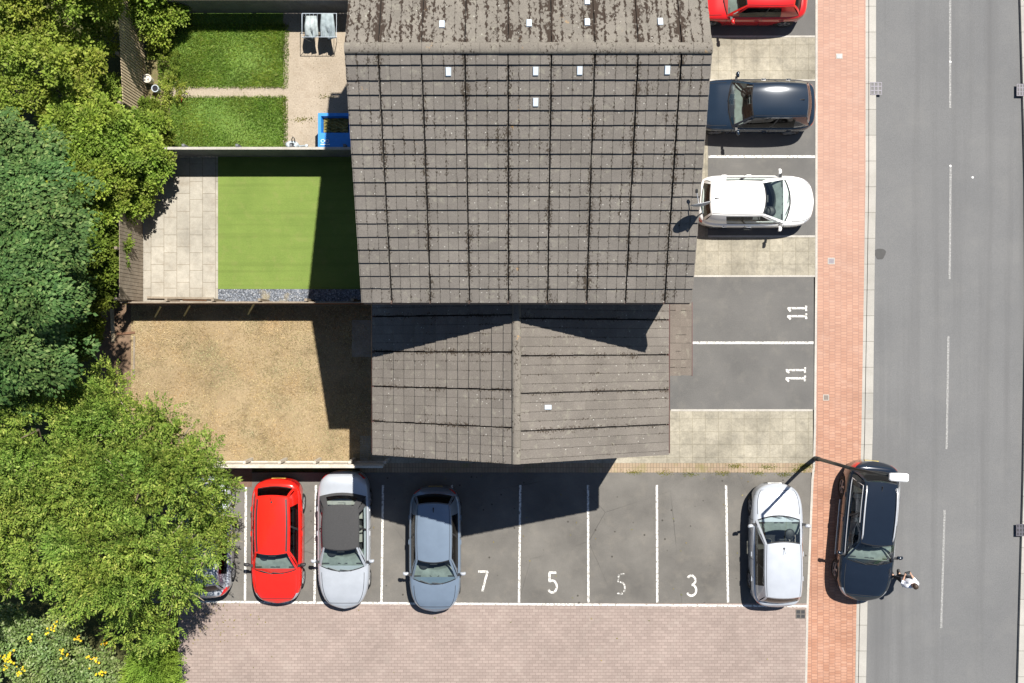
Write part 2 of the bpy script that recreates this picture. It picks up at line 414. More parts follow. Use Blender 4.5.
for x, y in ((950.3,62),(950.3,166),(972.5,177.5)):
    p = P(x, y, RZ); MB().lathe((p.x,p.y,RZ), [(.04,.002),(.036,.012),(.015,.016),(.0,.016)], 10).build('road_stud', m_stud, road)
m_oil = simple('oil_stain', (.045,.045,.045), .7)
p = P(880, 254, RZ)
MB().prism([(p.x+.19*math.cos(a)*(1+.2*math.sin(3*a)), p.y+.22*math.sin(a)*(1+.15*math.cos(2*a))) for a in [i*math.pi/9 for i in range(18)]], RZ+.003, RZ+.006).build('oil_stain', m_oil, road)

# gardens (lie west of the house wall at x = -3.8 m)
HWX = -3.8
def gp(name, x0, y0, x1, y1, mat, z=0.0):
    a = P(x0, y0); b = P(x1, y1)
    return structure(MB().box(a.x, b.y, GZ+.004, min(b.x, HWX) if x1 > 380 else b.x, a.y, z).build(name, mat))
gp('garden_bed', 147, -60, 170, 151, ground_mat('weedy_soil', (.12,.10,.05), (.2,.17,.085), 2, 25, 1, (.07,.1,.03), .7), -.01)
gp('gravel_patio', 283, -60, 400, 151, m_sand, .0)
gp('lawn', 170.1, -60, 282.9, 86.5, m_grassbase, -.005)
gp('gravel_path', 170.1, 86.6, 282.9, 97.5, m_sand, .0)
gp('lawn', 170.1, 97.6, 282.9, 151, m_grassbase, -.005)
gp('paved_patio', 143, 155, 218, 303, m_patio, .0)
turf = gp('artificial_turf', 218.1, 155, 400, 289, m_turf, .012)
gp('pebble_strip', 218.1, 289.1, 400, 303, m_pebble, .004)
gp('dry_garden', 131, 304.5, 400, 466, m_drybase, -.01)
gp('soil_bed', 96, 304.5, 130.9, 410, m_soil, -.02)
pa, pb = P(352, 320), P(371, 357)
structure(MB().box(pa.x, pb.y, -.02, HWX, pa.y, .012).build('concrete_pad', ground_mat('dull_concrete', (.24,.21,.17), (.34,.30,.25), 2, 30, .9, (.18,.15,.11), .6)))

# ------------------------------------------------------------------ roofs
def tile_mat(name, base, moss, moss_amt, white=.5, orange=.15, mscale=15):
    t = NT(name)
    gi = t.n('NewGeometry'); uv = t.n('UVMap'); sep = t.n('SeparateXYZ', {0: uv})
    tone = t.ramp((gi, 'Random Per Island'), [(0, tuple(c*.93 for c in base)), (.5, base), (1, tuple(c*1.06 for c in base))])
    g = t.ramp(t.noise(38, 5, .85), [(.25, .62), (.75, 1.32)])
    c = t.mix(1.0, tone, g, 'MULTIPLY')
    bl = t.ramp(t.noise(.9, 5, .6), [(.35, .9), (.7, 1.1)])
    c = t.mix(1.0, c, bl, 'MULTIPLY')
    # lichen film
    lf = t.ramp(t.noise(5, 6, .7), [(.55, 0.0), (.72, .45)]); c = t.mix(lf, c, (.30,.29,.23))
    # moss that grows along the joints
    def near(scale, wdt):
        u = t.math('MULTIPLY', (sep, 0), scale); fr = t.math('FRACT', t.math('ADD', u, .5)); d = t.math('ABSOLUTE', t.math('SUBTRACT', fr, .5))
        mr = t.n('MapRange', {0: d, 1: 0.0, 2: wdt, 3: 1.0, 4: 0.0}); return mr
    j = t.math('MAXIMUM', near(1.0, .16), t.math('MULTIPLY', near(4.0, .22), .62))
    mp = t.n('Mapping', {'Vector': t.pos(), 'Scale': (1.3, .7, 1)})
    nz = t.noise(mscale, 5, .66, vec=mp); nb = t.noise(1.6, 3, .5)
    s = t.math('ADD', nz, t.math('ADD', t.math('MULTIPLY', j, .20), t.math('MULTIPLY', t.math('SUBTRACT', nb, .5), .45)))
    mf = t.ramp(s, [(moss_amt, 0.0), (moss_amt+.045, 1.0)])
    c = t.mix(mf, c, moss)
    v = t.n('TexVoronoi', {'Vector': t.pos(), 'Scale': 6.5}); vf = t.ramp(t.math('ADD', v, t.math('MULTIPLY', (t.noise(24, 3), 0), .16)), [(.10, 1.0), (.20, 0.0)])
    vr = t.ramp((v, 1), [(1-white*.6, 0.0), (1-white*.6+.02, 1.0)])
    c = t.mix(t.math('MULTIPLY', vf, vr), c, (.50,.49,.45))
    of = t.ramp(t.noise(2.6, 5, .7), [(1-orange*2.1, 0.0), (1-orange*2.1+.08, .7)]); c = t.mix(of, c, (.45,.27,.10))
    t.col(c, .95, spec=.2); t.bump(t.math('ADD', (g, 0), t.math('MULTIPLY', (mf, 0), .8)), .5, .012)
    return t.m
TB = (.160,.146,.131)
m_tile_s = tile_mat('tile_south', TB, (.052,.042,.032), .665, 1.1, .150, 24)
m_tile_n = tile_mat('tile_north', (.178,.162,.140), (.042,.031,.024), .572, .7, .155, 12)
m_tile_w = tile_mat('tile_wing', (.156,.140,.124), (.055,.042,.03), .70, 1.0, .12, 24)
m_ridge = tile_mat('ridge_tile', (.175,.158,.136), (.05,.04,.03), .80, .7, .17)
m_underlay = simple('roof_underlay', (.012,.011,.010), .95)
m_fascia = simple('fascia_brown', (.075,.035,.03), .5)
m_gutter = simple('gutter_brown', (.11,.07,.055), .45)
m_soffit = simple('soffit_grey', (.3,.28,.26), .7)
m_brick = block_mat('house_brick', ((.30,.15,.09),(.36,.2,.12)), .225, .075, (.33,.3,.26), .01, 0)
m_brickwall = NT('house_brick_wall')
_t = m_brickwall
_g = _t.pos(); _s = _t.n('SeparateXYZ', {0: _g}); _xy = _t.math('ADD', (_s,0), (_s,1))
_cv = _t.n('CombineXYZ', {0: _xy, 1: (_s,2), 2: 0.0})
_b = _t.n('TexBrick', {'Vector': _cv, 'Color1': (.30,.15,.09), 'Color2': (.37,.21,.13), 'Mortar': (.33,.3,.26), 'Scale': 1.0, 'Mortar Size': .01, 'Brick Width': .225, 'Row Height': .075})
_t.col(_t.mix(1.0, _b, _t.ramp(_t.noise(1.2,5), [(.3,.85),(.7,1.1)]), 'MULTIPLY'), .9); m_wall = _t.m
m_white = simple('white_upvc', (.78,.78,.76), .4, var=.04)
m_pane = None
t = NT('window_pane'); t.col((.03,.035,.04), .05, spec=.6); m_pane = t.m
m_door = simple('door_dark_green', (.03,.06,.05), .4)
m_vent = simple('vent_tile_pale', (.50,.57,.64), .45, var=.05)

def tiled_slope(name, mat, ridge0, ridge1, eave0, gauge, module, parent, lip=.042, gap=.026, sub=4, minor=.005, overhang=.05, phase=0.0):
    """courses of real tiles on the plane ridge0-ridge1-eave0; stepped lips, gaps every module"""
    r0 = Vector(ridge0); r1 = Vector(ridge1); e0 = Vector(eave0)
    a = (r1-r0); La = a.length; a.normalize(); d = (e0-r0); Ld = d.length; d.normalize()
    nrm = a.cross(d); nrm = nrm if nrm.z > 0 else -nrm
    nc = max(1, round(Ld/gauge)); gg = Ld/nc
    mb = MB()
    rnd = random.Random(hash(name) % 1000 + int(La*100))
    joints = []; u = -phase*module
    while u < La:
        joints.append(u); u += module
    for c in range(nc):
        d0 = c*gg; d1 = (c+1)*gg+(overhang if c == nc-1 else .012)
        cj = rnd.uniform(-.004,.004); sl = rnd.uniform(-.003,.003)
        for m0 in joints:
            mj = rnd.uniform(-.009,.009)
            for k in range(sub):
                a0 = m0+module*k/sub; a1 = m0+module*(k+1)/sub
                a0 += (gap/2+mj if k == 0 else minor/2); a1 -= (gap/2 if k == sub-1 else minor/2)
                a0 = max(a0, 0); a1 = min(a1, La)
                if a1-a0 < .02: continue
                h0 = .004; h1 = lip+rnd.uniform(-.003,.005); dd = d1+cj+sl*(a0-La/2)+rnd.uniform(-.003,.003)
                q = lambda aa, dz, hh: r0+a*aa+d*dz+nrm*hh
                vs = [q(a0,d0,h0),q(a1,d0,h0),q(a1,dd,h1),q(a0,dd,h1),q(a0,d0,-.02),q(a1,d0,-.02),q(a1,dd,h1-.03),q(a0,dd,h1-.03)]
                fs = [(0,1,2,3),(3,2,6,7),(0,3,7,4),(1,5,6,2)]
                if a.cross(d).z < 0: pass
                else: fs = fs
                b = len(mb.f); mb.add(vs, fs)
                uu = [((m0+phase*0)/module, 0)]*1
                un = lambda aa: (aa-joints[0])/module
                tp = [(un(a0),d0/gauge),(un(a1),d0/gauge),(un(a1),dd/gauge),(un(a0),dd/gauge)]
                mb.uv[b] = tp; mb.uv[b+1] = [tp[3],tp[2],tp[2],tp[3]]; mb.uv[b+2] = [tp[0],tp[3],tp[3],tp[0]]; mb.uv[b+3] = [tp[1],tp[1],tp[2],tp[2]]
    q = lambda aa, dz, hh: r0+a*aa+d*dz+nrm*hh
    b = len(mb.f)
    mb.add([q(.01,0,-.024),q(La-.01,0,-.024),q(La-.01,Ld,-.024),q(.01,Ld,-.024),q(.01,0,-.14),q(La-.01,0,-.14),q(La-.01,Ld,-.14),q(.01,Ld,-.14)],
           [(0,1,2,3),(7,6,5,4),(0,4,5,1),(1,5,6,2),(2,6,7,3),(3,7,4,0)], 1)
    o = mb.build(name, [mat, m_underlay], parent)
    return o, (r0, a, d, nrm, La, Ld)

# ---- main house
EX0, EX1 = -3.89, 4.65; RY, RIZ = 6.81, 7.99*ZK; EYS, EZ = 1.07, 6.18*ZK; EYN = 12.55
house = thing('house', (.35, 6.8, 0), 'two storey house with the large grey mossy tiled roof and long ridge', 'house')
WX0, WX1, WY0, WY1 = HWX, 4.5, 1.25, 12.2
mb = MB(); mb.box(WX0, WY0, GZ, WX1, WY1, EZ-.2)
for x in (WX0, WX1-.25):
    mb.add([(x,WY0,EZ-.2),(x,WY1,EZ-.2),(x,RY,RIZ-.25),(x+.25,WY0,EZ-.2),(x+.25,WY1,EZ-.2),(x+.25,RY,RIZ-.25)],[(0,2,1),(3,4,5),(0,3,5,2),(1,2,5,4)])
wall_h = mb.build('wall', m_wall, house)
roof = MB().beam((EX0+.05,RY,RIZ-.2),(EX1-.05,RY,RIZ-.2),.12,.12).build('roof', m_underlay, house)
sS, frS = tiled_slope('tiled_slope', m_tile_s, (EX0,RY,RIZ), (EX1,RY,RIZ), (EX0,EYS,EZ), .345, 1.007, roof, phase=.225, lip=.056, gap=.038, minor=.007)
sN, frN = tiled_slope('tiled_slope', m_tile_n, (EX0,RY,RIZ), (EX1,RY,RIZ), (EX0,EYN,EZ), .345, 1.007, roof, phase=.225, gap=.022)
def ridge_caps(p0, p1, r, seg, parent, mat, n=10):
    p0 = Vector(p0); p1 = Vector(p1); L = (p1-p0).length; k = round(L/seg); d = (p1-p0)/k; mb = MB()
    side = Vector((0,0,1)).cross(d.normalized()).normalized()
    for i in range(k):
        a = p0+d*i+d*.006; b = p0+d*(i+1)-d*.006; rr = r*random.uniform(.98,1.03); dz = random.uniform(-.006,.006)
        G = []
        for p in (a, b):
            G.append([p+side*rr*math.cos(t)+Vector((0,0,rr*.62*math.sin(t)+dz)) for t in [math.pi*j/n for j in range(n+1)]])
        mb.grid(G)
        for row in G: mb.add(row, [tuple(range(len(row)))])
    return mb.build('ridge_cap', mat, parent)
ridge_caps((EX0,RY,RIZ+.0), (EX1,RY,RIZ+.0), .135, .45, roof, m_ridge)
MB().tube([(EX0+.05,EYS-.05,EZ-.08),(EX1-.05,EYS-.05,EZ-.07)], .055, 8).build('gutter', m_gutter, house)
MB().tube([(EX0+.05,EYN+.10,EZ-.07),(EX1-.05,EYN+.10,EZ-.07)], .055, 8).build('gutter', m_gutter, house)
for x in (EX0+.015, EX1-.015):
    for (y, z) in ((EYS, EZ), (EYN, EZ)):
        MB().beam((x,RY,RIZ-.14),(x,y,z-.14),.03,.18).build('bargeboard', m_fascia, house)
MB().box(EX0+.1,EYS+.05,EZ-.17,EX1-.1,WY0,EZ-.14).build('soffit', m_soffit, house)
def vent(px, py, south=True):
    # solve height on slope from its plane
    lo = RIZ
    for _ in range(12):
        p = P(px, py, lo); lo = RIZ-abs(p.y-RY)*(RIZ-EZ)/(RY-EYS if p.y < RY else EYN-RY)
    p = P(px, py, lo); sg = -1 if p.y < RY else 1; sp = (RIZ-EZ)/(RY-EYS)
    w, l, h = .07, .105, .075
    mb = MB(); q = lambda x, y, hh: (p.x+x, p.y+sg*y, lo-sp*y+hh)
    mb.add([q(-w,-l,.02),q(w,-l,.02),q(w,l,.02),q(-w,l,.02),q(-w*.8,-l*.8,h),q(w*.8,-l*.8,h),q(w*.8,l*.85,h+.02),q(-w*.8,l*.85,h+.02)],
           [(0,1,5,4),(1,2,6,5),(2,3,7,6),(3,0,4,7),(4,5,6,7)])
    mb.build('tile_vent', m_vent, roof)
for px, py in ((442,25),(529,24),(587,23),(660,22.5),(587,2),(448.5,72.5),(535.5,72),(579.5,71.5),(667,71),(535.5,103)): vent(px, py)
def window(parent, x, y0, y1, z0, z1, nx):
    f = MB(); t_ = .06
    xo = x+nx*.02; xi = x-nx*.06
    a, b = min(xo,xi), max(xo,xi)
    f.box(a,y0,z0,b,y0+t_,z1).box(a,y1-t_,z0,b,y1,z1).box(a,y0+t_,z0,b,y1-t_,z0+t_).box(a,y0+t_,z1-t_,b,y1-t_,z1).box(a,(y0+y1)/2-.03,z0+t_,b,(y0+y1)/2+.03,z1-t_)
    fo = f.build('window', m_white, parent)
    xp = x+nx*.004
    MB().box(min(xp,xp+nx*.008),y0+t_,z0+t_,max(xp,xp+nx*.008),y1-t_,z1-t_).build('pane', m_pane, fo)
    MB().box(min(x,x+nx*.12),y0-.08,z0-.06,max(x,x+nx*.12),y1+.08,z0-.002).build('sill', m_edge, fo)
for (y0,y1,z0,z1) in ((2.2,3.6,1.0,2.2),(2.2,3.4,3.7,4.8),(8.6,9.9,1.0,2.2),(8.6,9.8,3.7,4.8),(5.0,5.9,3.7,4.8),(2.2,3.4,6.2,7.3),(8.6,9.8,6.2,7.3),(5.2,6.6,6.2,7.3)):
    window(house, WX1, y0, y1, z0, z1, 1); window(house, WX0, y0, y1, z0, z1, -1)
for x, nx in ((WX1,1),(WX0,-1)):
    d_ = MB().box(min(x-.02*nx,x+nx*.05),6.3,0.02,max(x-.02*nx,x+nx*.05),7.25,2.1).build('door', m_door, house)
    MB().tube([(x+nx*.05,6.4,1.0),(x+nx*.1,6.4,1.0),(x+nx*.1,6.52,1.0)], .012, 6).build('handle', simple('handle_steel',(.6,.6,.6),.3,1), d_)

# ---- side wing
VX0, VX1, VRX, VRZ, VEZ, VYS, VYN = -4.0, 4.51, .12, 5.46*ZK, 3.94*ZK, -3.30, 1.24
wing = thing('side_wing', (.2, -1.1, 0), 'lower house wing with brown tiled gable roof between house and car park', 'house wing')
mb = MB(); wx0, wx1, wy0 = HWX+.03, 4.27, -3.1
mb.box(wx0, wy0, GZ, wx1, 1.24, VEZ-.1)
mb.add([(wx0,wy0,VEZ-.1),(wx1,wy0,VEZ-.1),(VRX,wy0,VRZ-.22),(wx0,wy0+.25,VEZ-.1),(wx1,wy0+.25,VEZ-.1),(VRX,wy0+.25,VRZ-.22)],[(0,1,2),(3,5,4),(0,2,5,3),(1,4,5,2)])
mb.build('wall', m_wall, wing)
wroof = MB().beam((VRX,VYS+.05,VRZ-.2),(VRX,VYN,VRZ-.2),.12,.12).build('roof', m_underlay, wing)
tiled_slope('tiled_slope', m_tile_w, (VRX,VYS,VRZ), (VRX,VYN,VRZ), (VX0,VYS,VEZ), .345, 1.015, wroof, phase=.035, lip=.055, gap=.04, minor=.006)
tiled_slope('tiled_slope', m_tile_w, (VRX,VYS,VRZ), (VRX,VYN,VRZ), (VX1,VYS,VEZ), .345, 1.015, wroof, phase=.13, lip=.04, gap=.040, minor=.008)
ridge_caps((VRX,VYS,VRZ), (VRX,VYN,VRZ), .12, .45, wroof, m_ridge)
for x, sg in ((VX0,-1),(VX1,1)):
    MB().tube([(x+sg*.055,VYS+.04,VEZ-.07),(x+sg*.055,VYN-.02,VEZ-.06)], .05, 8).build('gutter', m_fascia, wing)
    MB().beam((VRX,VYS+.015,VRZ-.14),(x,VYS+.015,VEZ-.14),.03,.18).build('bargeboard', m_fascia, wing)
# vent on the wing
zz = 6.8
px_, py_ = 548, 407
for _ in range(8): p = P(px_, py_, zz); zz = VRZ-(p.x-VRX)*(VRZ-VEZ)/(VX1-VRX)
MB().box(p.x-.09,p.y-.06,zz+.01,p.x+.09,p.y+.06,zz+.09).build('tile_vent', m_vent, wroof)
window(wing, wx0, -2.2, -.9, 1.0, 2.2, -1); window(wing, wx1, -2.6, -1.5, 1.0, 2.2, 1); window(wing, wx0, -2.2, -.9, 3.6, 4.7, -1); window(wing, wx1, -2.6, -1.5, 3.6, 4.7, 1)
# ---- porch
porch = thing('porch', (4.95, .1, 0), 'small lean-to porch with flat brown tiled roof at the side of the wing', 'porch')
MB().box(wx1+.002,-.9,GZ,5.35,1.2,3.78).build('wall', m_wall, porch)
m_tile_p = tile_mat('tile_porch', (.148,.126,.108), (.06,.045,.03), .82, .2, .1)
po, _ = tiled_slope('roof', m_tile_p, (wx1+.005,-1.05,4.3), (wx1+.005,1.22,4.3), (5.53,-1.05,3.9), .2, .25, porch, lip=.014, gap=.006, sub=1, minor=.004, overhang=.02)
MB().box(5.54,-1.06,3.74,5.57,1.22,3.92).build('fascia', m_fascia, porch)
MB().box(4.72,-.93,.02,5.3,-.9,0.03).box(5.35,-.2,.02,5.39,.75,2.1).build('door', m_door, porch)

# ------------------------------------------------------------------ satellite dish
m_dish = simple('dish_grey', (.42,.43,.45), .45); m_dark = simple('dark_metal', (.03,.03,.033), .5); m_alu = simple('galvanised_steel', (.5,.5,.5), .35, .8)
dish = thing('satellite_dish', (4.6, 3.3, 7.0*ZK), 'grey satellite dish on a pole at the right edge of the house roof', 'satellite dish')
dc = P(701, 203, 7.4*ZK); nrm = Vector((-.2,.97,.10)).normalized(); sx = nrm.cross(Vector((0,0,1))).normalized(); sy = sx.cross(nrm)
mb = MB(); G = []
for i in range(7):
    r = .26*i/6
    G.append([dc+sx*r*math.cos(t)+sy*r*1.1*math.sin(t)+nrm*(.07*(r/.26)**2-.07) for t in [2*math.pi*k/24 for k in range(25)]])
mb.grid(G); G2 = [[p-nrm*.012 for p in row] for row in G]; mb.grid(G2, flip=True); mb.grid([G[-1], G2[-1]])
mb.build('reflector', m_dish, dish, smooth=True)
MB().tube([dc-sy*.26,dc-sy*.24+nrm*.28], .014, 6).build('arm', m_alu, dish)
MB().tube([dc-sy*.26+nrm*.27,dc-sy*.2+nrm*.34], .035, 8).build('receiver', m_dark, dish)
MB().tube([(4.62,3.12,6.2*ZK),(4.62,3.12,7.3*ZK),(dc.x,dc.y-.05,dc.z)], .022, 8).build('pole', m_alu, dish)
MB().box(4.5,3.06,6.25*ZK,4.64,3.18,6.4*ZK).build('bracket', m_dark, dish)

# ------------------------------------------------------------------ fences and walls
m_wood_grey = ground_mat('weathered_wood', (.20,.165,.125), (.30,.255,.2), 3, 30, .9, (.13,.1,.075), .5)
m_wood_tan = ground_mat('tan_wood', (.42,.33,.21), (.56,.46,.32), 3, 30, .9, (.2,.15,.1), .5)
m_wood_red = ground_mat('red_brown_wood', (.17,.07,.035), (.24,.11,.055), 3, 30, .9)
m_wood_pale = ground_mat('pale_wood', (.44,.40,.34), (.58,.54,.47), 3, 30, .9, (.3,.26,.2), .5)
m_wood_dark = ground_mat('dark_grey_wood', (.12,.128,.14), (.18,.19,.20), 2, 30, .9)
m_conc = m_edge
def board_fence(name, label, a, b, h, mats, posts, cap=True, bw=.125, gap=.006, thick=.018, board_side=1, top_gap=0, z0=0.0, cap_w=.06, rails=2, post_h=.06, group=None, skip=()):
    """vertical-board fence from a to b (world xy); posts and rails behind the boards"""
    h *= ZK; a = Vector(a); b = Vector(b); d = (b-a); L = d.length; d.normalize(); n = Vector((-d.y, d.x))*board_side
    t = thing(name, ((a.x+b.x)/2,(a.y+b.y)/2,z0), label, 'fence', group)
    mb = MB(); u = 0; rnd = random.Random(int(L*100))
    while u < L-.02:
        u1 = min(u+bw, L); p0 = a+d*(u+gap/2); p1 = a+d*(u1-gap/2)
        tt = thick*rnd.uniform(.9,1.1); hh = h+rnd.uniform(-.008,.008)
        q0 = p0+n*tt; q1 = p1+n*tt*.55
        mb.prism([(p0.x,p0.y),(p1.x,p1.y),(q1.x,q1.y),(q0.x,q0.y)], z0+.02, z0+hh); u = u1
    mb.build('panel', mats[0], t)
    for k in range(rails):
        z = z0+.25+(h-.5)*k/max(1,rails-1); p0 = a-n*.026; p1 = b-n*.026
        MB().beam((p0.x,p0.y,z),(p1.x,p1.y,z),.045,.07).build('rail', mats[1], t)
    for k in range(posts):
        p = a+d*(L*k/(posts-1)); p = p-n*.095
        MB().box(p.x-.045,p.y-.045,GZ,p.x+.045,p.y+.045,z0+h+post_h).build('post', mats[1], t)
    if cap:
        p0 = a; p1 = b
        MB().beam((p0.x,p0.y,z0+h+.018),(p1.x,p1.y,z0+h+.018),cap_w,.03).build('coping', mats[2], t)
    return t
# fence at the north of the lawn garden: tall dark boards
board_fence('board_fence', 'dark grey board fence in shade along the top edge of the lawn garden', P2(158,13), (HWX,P(0,13).y), .95, (m_wood_dark,m_wood_dark,m_wood_grey), 6, board_side=-1)
# low wall between the lawn garden and turf garden
board_fence('board_fence', 'low dark fence with pale coping between the lawn and the artificial turf', P2(146,156.5), (HWX,P(0,156.5).y), 1.0, (m_wood_dark,m_wood_dark,m_edge), 6, board_side=-1, cap_w=.085)
# slatted tan fence on the west of the lawn garden
board_fence('slatted_fence', 'sunlit tan slatted fence leaning beside the lawn garden shrubs', P2(148,118), P2(141,-20), 1.55, (m_wood_tan,m_wood_grey,m_wood_tan), 4, board_side=-1, bw=.10, gap=.03, cap=False)
# west fence of the patio
board_fence('board_fence', 'grey brown board fence at the left end of the paved patio', P2(143,301.5), P2(143,158), 1.45, (m_wood_grey,m_wood_grey,m_wood_grey), 4, board_side=-1, cap=False)
# between the turf garden and the dry garden
fz = board_fence('board_fence', 'low red brown fence with thin braces between the pebble strip and dry garden', P2(134,304), (HWX,P(0,304).y), .85, (m_wood_red,m_wood_grey,m_wood_grey), 7, board_side=-1, cap_w=.035)
for px, py in ((158,312),(187,311),(251,309.5)):
    p = P(px-3, py+5, 0); q = P(px+4, py-5.5, .5)
    MB().beam((p.x,p.y,.0),(q.x,q.y,.62),.05,.03).build('brace', simple('new_timber',(.62,.5,.22),.8), fz)
# pale fence at the car park edge
board_fence('board_fence', 'pale wooden fence with double capping above the car park tarmac', P2(150,461.5), (P(386,0).x*.98, P(0,461.5).y), 1.0, (m_wood_pale,m_wood_pale,m_wood_pale), 8, board_side=-1, cap_w=.075, post_h=-.4)
# timber edging and planks in patio and soil bed
def plank(px0, py0, px1, py1, w, h, mat, label, z=.0):
    a = P(px0, py0); b = P(px1, py1)
    o = MB().beam((a.x,a.y,z+h/2),(b.x,b.y,z+h/2),w,h).build('timber_plank', mat); tag(o, label, 'plank', 'loose planks')
plank(148,297.5,214,298.5,.07,.10, m_wood_grey, 'long grey timber lying along the bottom edge of the patio')
plank(183,299.6,207,299.9,.05,.05, simple('rusty_timber',(.2,.11,.06),.9), 'short rusty brown batten beside the patio edging timber', .0)
plank(112,309,113.5,342,.13,.04, m_wood_tan, 'upright tan plank on the soil bed under the trees', -.02)
plank(117,334,135,332.5,.08,.05, simple('brown_timber',(.16,.085,.05),.9), 'short brown plank lying across the soil bed', -.02)
plank(134.5,336,134.0,376,.06,.05, m_wood_grey, 'thin grey edging board between soil bed and dry grass', -.02)

# ------------------------------------------------------------------ street furniture
def grate(px, py, w, h, z, mat_frame, label, nx=3, ny=3, name='drain_grate'):
    p = P(px, py, z); t = thing(name, (p.x,p.y,z), label, 'drain', 'drain grates')
    W, Hh = w/28.65/2, h/28.65/2; f = MB(); fr = .025
    f.box(p.x-W,p.y-Hh,z+.003,p.x+W,p.y-Hh+fr,z+.014).box(p.x-W,p.y+Hh-fr,z+.003,p.x+W,p.y+Hh,z+.014).box(p.x-W,p.y-Hh+fr,z+.003,p.x-W+fr,p.y+Hh-fr,z+.014).box(p.x+W-fr,p.y-Hh+fr,z+.003,p.x+W,p.y+Hh-fr,z+.014)
    f.build('frame', mat_frame, t)
    MB().box(p.x-W+fr,p.y-Hh+fr,z+.001,p.x+W-fr,p.y+Hh-fr,z+.004).build('pit', m_dark, t)
    b = MB()
    for i in range(1, nx): x = p.x-W+2*W*i/nx; b.box(x-.02,p.y-Hh+fr,z+.006,x+.02,p.y+Hh-fr,z+.012)
    for j in range(1, ny): y = p.y-Hh+2*Hh*j/ny; b.box(p.x-W+fr,y-.018,z+.0075,p.x+W-fr,y+.018,z+.0135)
    b.build('bars', mat_frame, t)
m_iron = simple('iron_grate', (.10,.095,.115), .5, .3)
grate(876, 88.5, 11.5, 12.5, .01, m_iron, 'square iron drain grate in the left kerb of the road')
grate(1021, 90, 9, 12, .01, m_iron, 'square iron drain grate in the far kerb at the upper right')
grate(1020.5, 530, 9, 12, .01, m_iron, 'square iron drain grate in the far kerb at the lower right')
grate(800.5, 614, 9.5, 9, .003, simple('iron_dark', (.10,.09,.08), .6), 'small dark drain grate at the corner of the pink block forecourt', 2, 2)
def cover(px, py, w, h, mat, label):
    p = P(px, py); t = thing('utility_cover', (p.x,p.y,0), label, 'cover', 'covers in the brick path')
    W, Hh = w/57.3, h/57.3
    MB().box(p.x-W,p.y-Hh,.001,p.x+W,p.y+Hh,.007).build('frame', m_edge, t)
    MB().box(p.x-W*.75,p.y-Hh*.75,.0072,p.x+W*.75,p.y+Hh*.75,.012).build('lid', mat, t)
cover(839.2, 56.2, 6.5, 5.2, simple('cover_pale', (.24,.26,.28), .5), 'pale grey utility cover in the brick path nearest the top')
cover(831.2, 261, 7, 6.5, simple('cover_purple', (.17,.15,.17), .5), 'square grey cover in the brick path beside the buff slabs')
cover(826, 397.5, 6, 6, simple('cover_brown', (.16,.13,.11), .6), 'small brown cover in the brick path beside the lower bay')

# street lamp
lp = P(815, 458.5)
lamp = thing('street_lamp', (lp.x,lp.y,0), 'dark street lamp post leaning over the black car with pale lantern', 'street lamp')
m_post = simple('post_black', (.028,.03,.03), .5); m_lant = simple('lantern_white', (.80,.80,.82), .35)
LZ = 5.15*ZK
kn = P(851, 468.3, 4.0*ZK); tip = P(893, 476.5, LZ)
MB().tube([lp, (lp.x,lp.y,.02), (lp.x+(kn.x-lp.x)*.25,lp.y+(kn.y-lp.y)*.25,1.0)], [.085,.085,.08], 12).tube([(lp.x+(kn.x-lp.x)*.25,lp.y+(kn.y-lp.y)*.25,1.0),kn], [.062,.05], 12).build('pole', m_post, lamp, smooth=True)
MB().tube([kn,(kn+tip)/2+Vector((0,0,.12)),tip], [.048,.038,.032], 10).build('arm', m_post, lamp, smooth=True)
c0 = P(889, 476.8, LZ); c1 = P(908, 477.8, LZ); dd = (c1-c0).normalized(); ss = Vector((-dd.y,dd.x,0))
mb = MB()
L_ = (c1-c0).length
rings = []
for u, w_, zt, zb in ((0,.075,.05,-.02),(.06,.105,.075,-.04),(.5,.115,.085,-.06),(.93,.115,.075,-.05),(1,.095,.05,-.03)):
    c = c0+dd*L_*u
    rings.append([c+ss*w_+Vector((0,0,zb)),c+ss*w_+Vector((0,0,zt*.5)),c+ss*w_*.7+Vector((0,0,zt)),c-ss*w_*.7+Vector((0,0,zt)),c-ss*w_+Vector((0,0,zt*.5)),c-ss*w_+Vector((0,0,zb)),c+ss*w_+Vector((0,0,zb))])
mb.grid(rings, flip=True); mb.add(rings[0][:6],[(0,1,2,3,4,5)]); mb.add(rings[-1][:6],[(5,4,3,2,1,0)])
lan = mb.build('lantern', m_lant, lamp)
gl = MB()
a = c0+dd*L_*.3; b = c0+dd*L_*.9
gl.add([a+ss*.09+Vector((0,0,-.062)),b+ss*.09+Vector((0,0,-.056)),b-ss*.09+Vector((0,0,-.056)),a-ss*.09+Vector((0,0,-.062)),a+ss*.05+Vector((0,0,-.085)),b+ss*.05+Vector((0,0,-.08)),b-ss*.05+Vector((0,0,-.08)),a-ss*.05+Vector((0,0,-.085))],
       [(4,5,6,7),(0,1,5,4),(1,2,6,5),(2,3,7,6),(3,0,4,7)])
gl.build('lens', glass_mat('lamp_lens', (.8,.8,.8)), lan)

